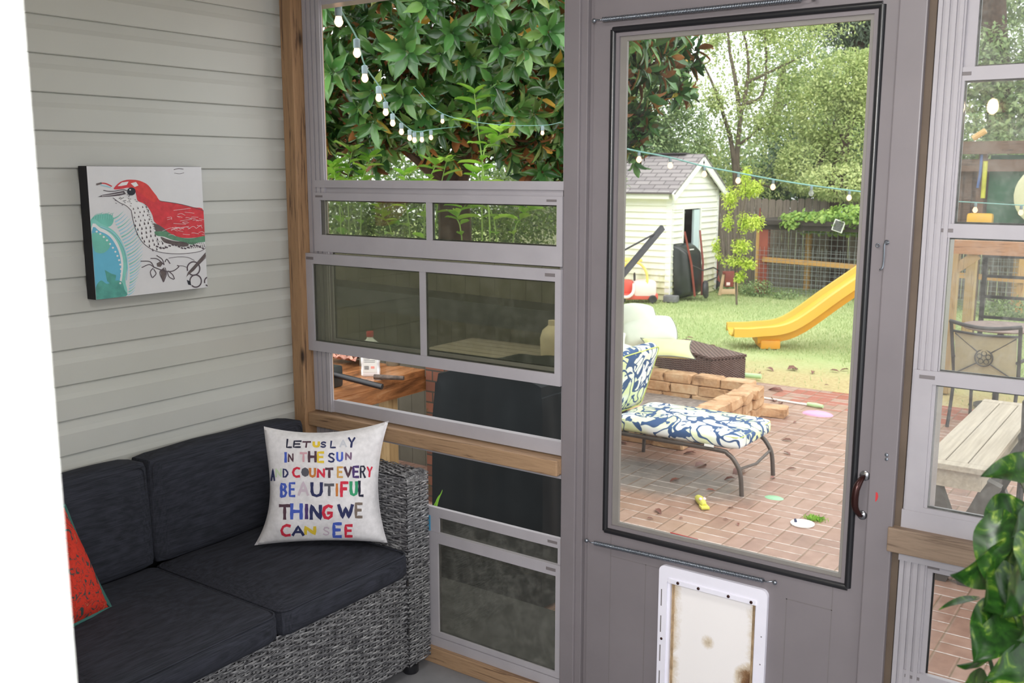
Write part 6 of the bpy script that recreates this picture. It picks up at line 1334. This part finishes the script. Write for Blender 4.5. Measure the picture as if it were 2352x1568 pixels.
# fallen magnolia leaves
M['dead'] = leafmat('dead_leaf', srgb(176,112,96), srgb(110,70,60), None, .5, .15, 3)
dl_ = [(1595,1072,.16),(1562,1100,.10),(1712,1076,.20),(1780,922,.16),(1790,928,.12),(1745,944,.24),(1800,898,.2),(1745,857,.10),(1808,848,.2),(1760,845,.14),(1830,850,.12),(1868,852,.12),(1905,850,.12),(1575,775,.12),(1645,795,.14),(1555,772,.12),(1730,892,.14),(1590,1022,.16),(1440,1020,.12),(1800,1037,.09),(1820,1012,.10),(1620,1125,.08),(1505,1168,.10),(1687,1166,.05),(1830,1076,.08),(1893,884,.06),(1690,1098,.10),(1735,930,.1),(1600,1040,.12),(1950,848,.12),(1830,968,.06),(1640,1255,.04),(1770,1098,.06),(1485,1190,.05),(1560,1190,.04),(1660,1190,.04),(1695,1200,.05)]
where = ['flat under the middle of the chaise','under the near rail of the chaise','large and pink by the far front chaise foot','on the far bricks in front of the broom grip','just right of the leaf by the broom grip','large, by the outer stone of the fire pit','large and upright at the lawn edge of the bricks','close to the ottoman foot on the lawn edge','on the yellow lawn strip, largest there','on the yellow lawn strip nearest the ottoman','on the yellow lawn strip, centre','on the yellow lawn strip, right of centre','at the right end of the yellow lawn strip','on the green lawn behind the yellow cushion','on the lawn left of the slide foot','on the lawn behind the cushions','between ottoman corner and bricks','below the middle of the chaise cushion','by the rear near leg of the chaise','small, on the bricks right of the chaise end','on the bricks beyond the chaise end','small, between chaise and yellow toy','near the left edge of the glass, below the chaise','small, right of the yellow toy','small, right of the front chaise foot','tiny, near the pole grip','near the front leg of the chaise','beside the broom pole','beneath the chaise beside the silt','at the right edge of the glass by the lawn','tiny, below the pink toy dish','tiny, right of the red stick','tiny, beside the green scrap','small, lower left of the glass','tiny, left of the red stick','tiny, above the red stick','tiny, below the right side of the yellow toy']
for i, (px, py, L) in enumerate(dl_):
    p_ = FZ(px, py, G+.008); th = random.random()*6; D = np.array([[math.cos(th), math.sin(th), .1]]); 
    me = scatter('leaf', np.array([p_])*1., D, np.array([[random.uniform(-.3,.3), random.uniform(-.3,.3), 1.]]), np.array([L]), np.array([L*.42]))
    o = mk('fallen_leaf', me, M['dead'], None, label='fallen brown leaf '+where[i], cat='leaf', group='fallen leaves on patio and lawn edge')
# ================================================================== TRAILING POTHOS
t = NT('pothos_leaf'); n = t.noise(t.coord((1,1,1)), 34, 4, .6, 1.4); g = t.n('ShaderNodeNewGeometry')
colp = t.ramp(n, [(.35, srgb(22,48,18)), (.56, srgb(38,76,24)), (.66, srgb(92,120,40)), (.76, srgb(168,180,96))])
pb = t.prin(colp, .3, 0, .5); tl = t.n('ShaderNodeBsdfTranslucent'); t.l(colp, tl.inputs[0]); mx = t.n('ShaderNodeMixShader'); mx.inputs[0].default_value = .35; t.l(pb, mx.inputs[1]); t.l(tl.outputs[0], mx.inputs[2]); M['pothos'] = t.fin(mx.outputs[0])
M['pstem'] = plain('pothos_stem', srgb(40,60,28), .5, 0, .1)
pth = thing('trailing_pothos', 'variegated trailing pothos with heart-shaped leaves at the lower right', 'plant', (2.62, -.8, 1.6))
def heart(px0, py0, px1, py1, d, wpx, roll=0., cup=.10, sag=.12):
    """leaf from stalk point to tip, measured on the photo, width wpx; roll tips it about its midrib"""
    a, b = FD(px0, py0, d), FD(px1, py1, d-.04); ax = (b-a); L = ax.length; ax.normalize()
    n_ = (-fw-ax*(-fw).dot(ax)).normalized(); sd = ax.cross(n_); n2_ = n_*math.cos(roll)+sd*math.sin(roll); s2 = ax.cross(n2_); W_ = wpx/FPX*d/2
    N = 12; K = 6; vs = []; fs = []
    for i in range(N+1):
        t_ = i/N; w_ = W_*(math.sin(PI*t_**.62))**.8*(1 if t_ > .02 else .3) if 0 < t_ < 1 else .0005
        lob = -.10*L*(1-t_)**4
        for j in range(-K, K+1):
            s_ = j/K; lift = cup*W_*2*(abs(s_)**1.5)-sag*L*(t_-.35)**2*2
            vs.append(a+ax*(t_*L+lob*abs(s_)**1.2*1.6)+s2*(s_*w_)+n2_*(lift+.04*W_*math.sin(t_*14+s_*3)))
    k = 2*K+1
    for i in range(N):
        for j in range(k-1): fs.append((i*k+j, (i)*k+j+1, (i+1)*k+j+1, (i+1)*k+j))
    mk('leaf', MB().add(vs, fs), M['pothos'], pth, 'all'); return a
hl = [(2400,1075,2262,1085,1.30,85,.7),(2350,1180,2262,1270,1.32,150,.3),(2300,1190,2262,1330,1.28,95,1.0),(2345,1260,2195,1330,1.30,150,-.5),(2330,1330,2262,1400,1.26,130,.2),(2240,1372,2160,1390,1.34,22,1.2),
      (2330,1385,2262,1440,1.30,78,-.3),(2305,1400,2240,1520,1.28,120,.3),(2290,1500,2205,1538,1.30,60,-.9),(2352,1300,2310,1420,1.24,110,-.4),(2330,1440,2318,1530,1.30,55,.9),(2370,1460,2330,1400,1.3,90,.4),(2400,1520,2270,1560,1.26,110,.5),(2260,1568,2205,1590,1.28,80,.2),(2390,1340,2330,1260,1.3,110,-.6),(2400,1200,2330,1230,1.27,100,.5),(2420,1420,2345,1470,1.22,120,.1),(2345,1530,2300,1620,1.3,80,.4),(2360,1150,2335,1085,1.33,40,1.1),(2370,1240,2352,1330,1.2,90,.2)]
starts = [heart(*h_[:6], roll=h_[6]) for h_ in hl]
for pts in ([(2430,980),(2400,1080),(2352,1170),(2352,1260),(2335,1340),(2325,1400),(2330,1470),(2320,1600)], [(2430,980),(2410,1200),(2375,1300),(2352,1400),(2300,1395),(2270,1480),(2280,1540),(2300,1650)], [(2430,980),(2420,1300),(2390,1460),(2352,1540),(2340,1660)]):
    c_ = curve([V(2.62,-.62,1.72)+V(.0,0,0)]+[FD(x, y, 1.31) for x, y in pts], 6); mk('stem', MB().tube(c_, .0028, 6), M['pstem'], pth, True)
hp_ = V(2.62,-.62,1.66)
mk('pot', MB().lathe([(.07,-.06),(.085,-.05),(.11,.08),(.115,.09),(.10,.09),(.095,.07),(0,.07)], hp_, 22), M['terra'], pth, True)
m = MB()
for k in range(3): t_ = 2*PI*k/3; m.tube([hp_+V(.11*math.cos(t_), .11*math.sin(t_), .085), V(hp_.x, hp_.y, 2.3)], .0015, 5)
m.tube([V(hp_.x, hp_.y, 2.3), V(hp_.x, hp_.y, 2.5)], .002, 5); mk('hanger', m, M['steel'], pth)
# ------------------------------------------------------------------ dust between things
S.cycles.max_bounces = 8; S.cycles.transparent_max_bounces = 16; S.cycles.caustics_reflective = False; S.cycles.caustics_refractive = False
S.cycles.use_denoising = True
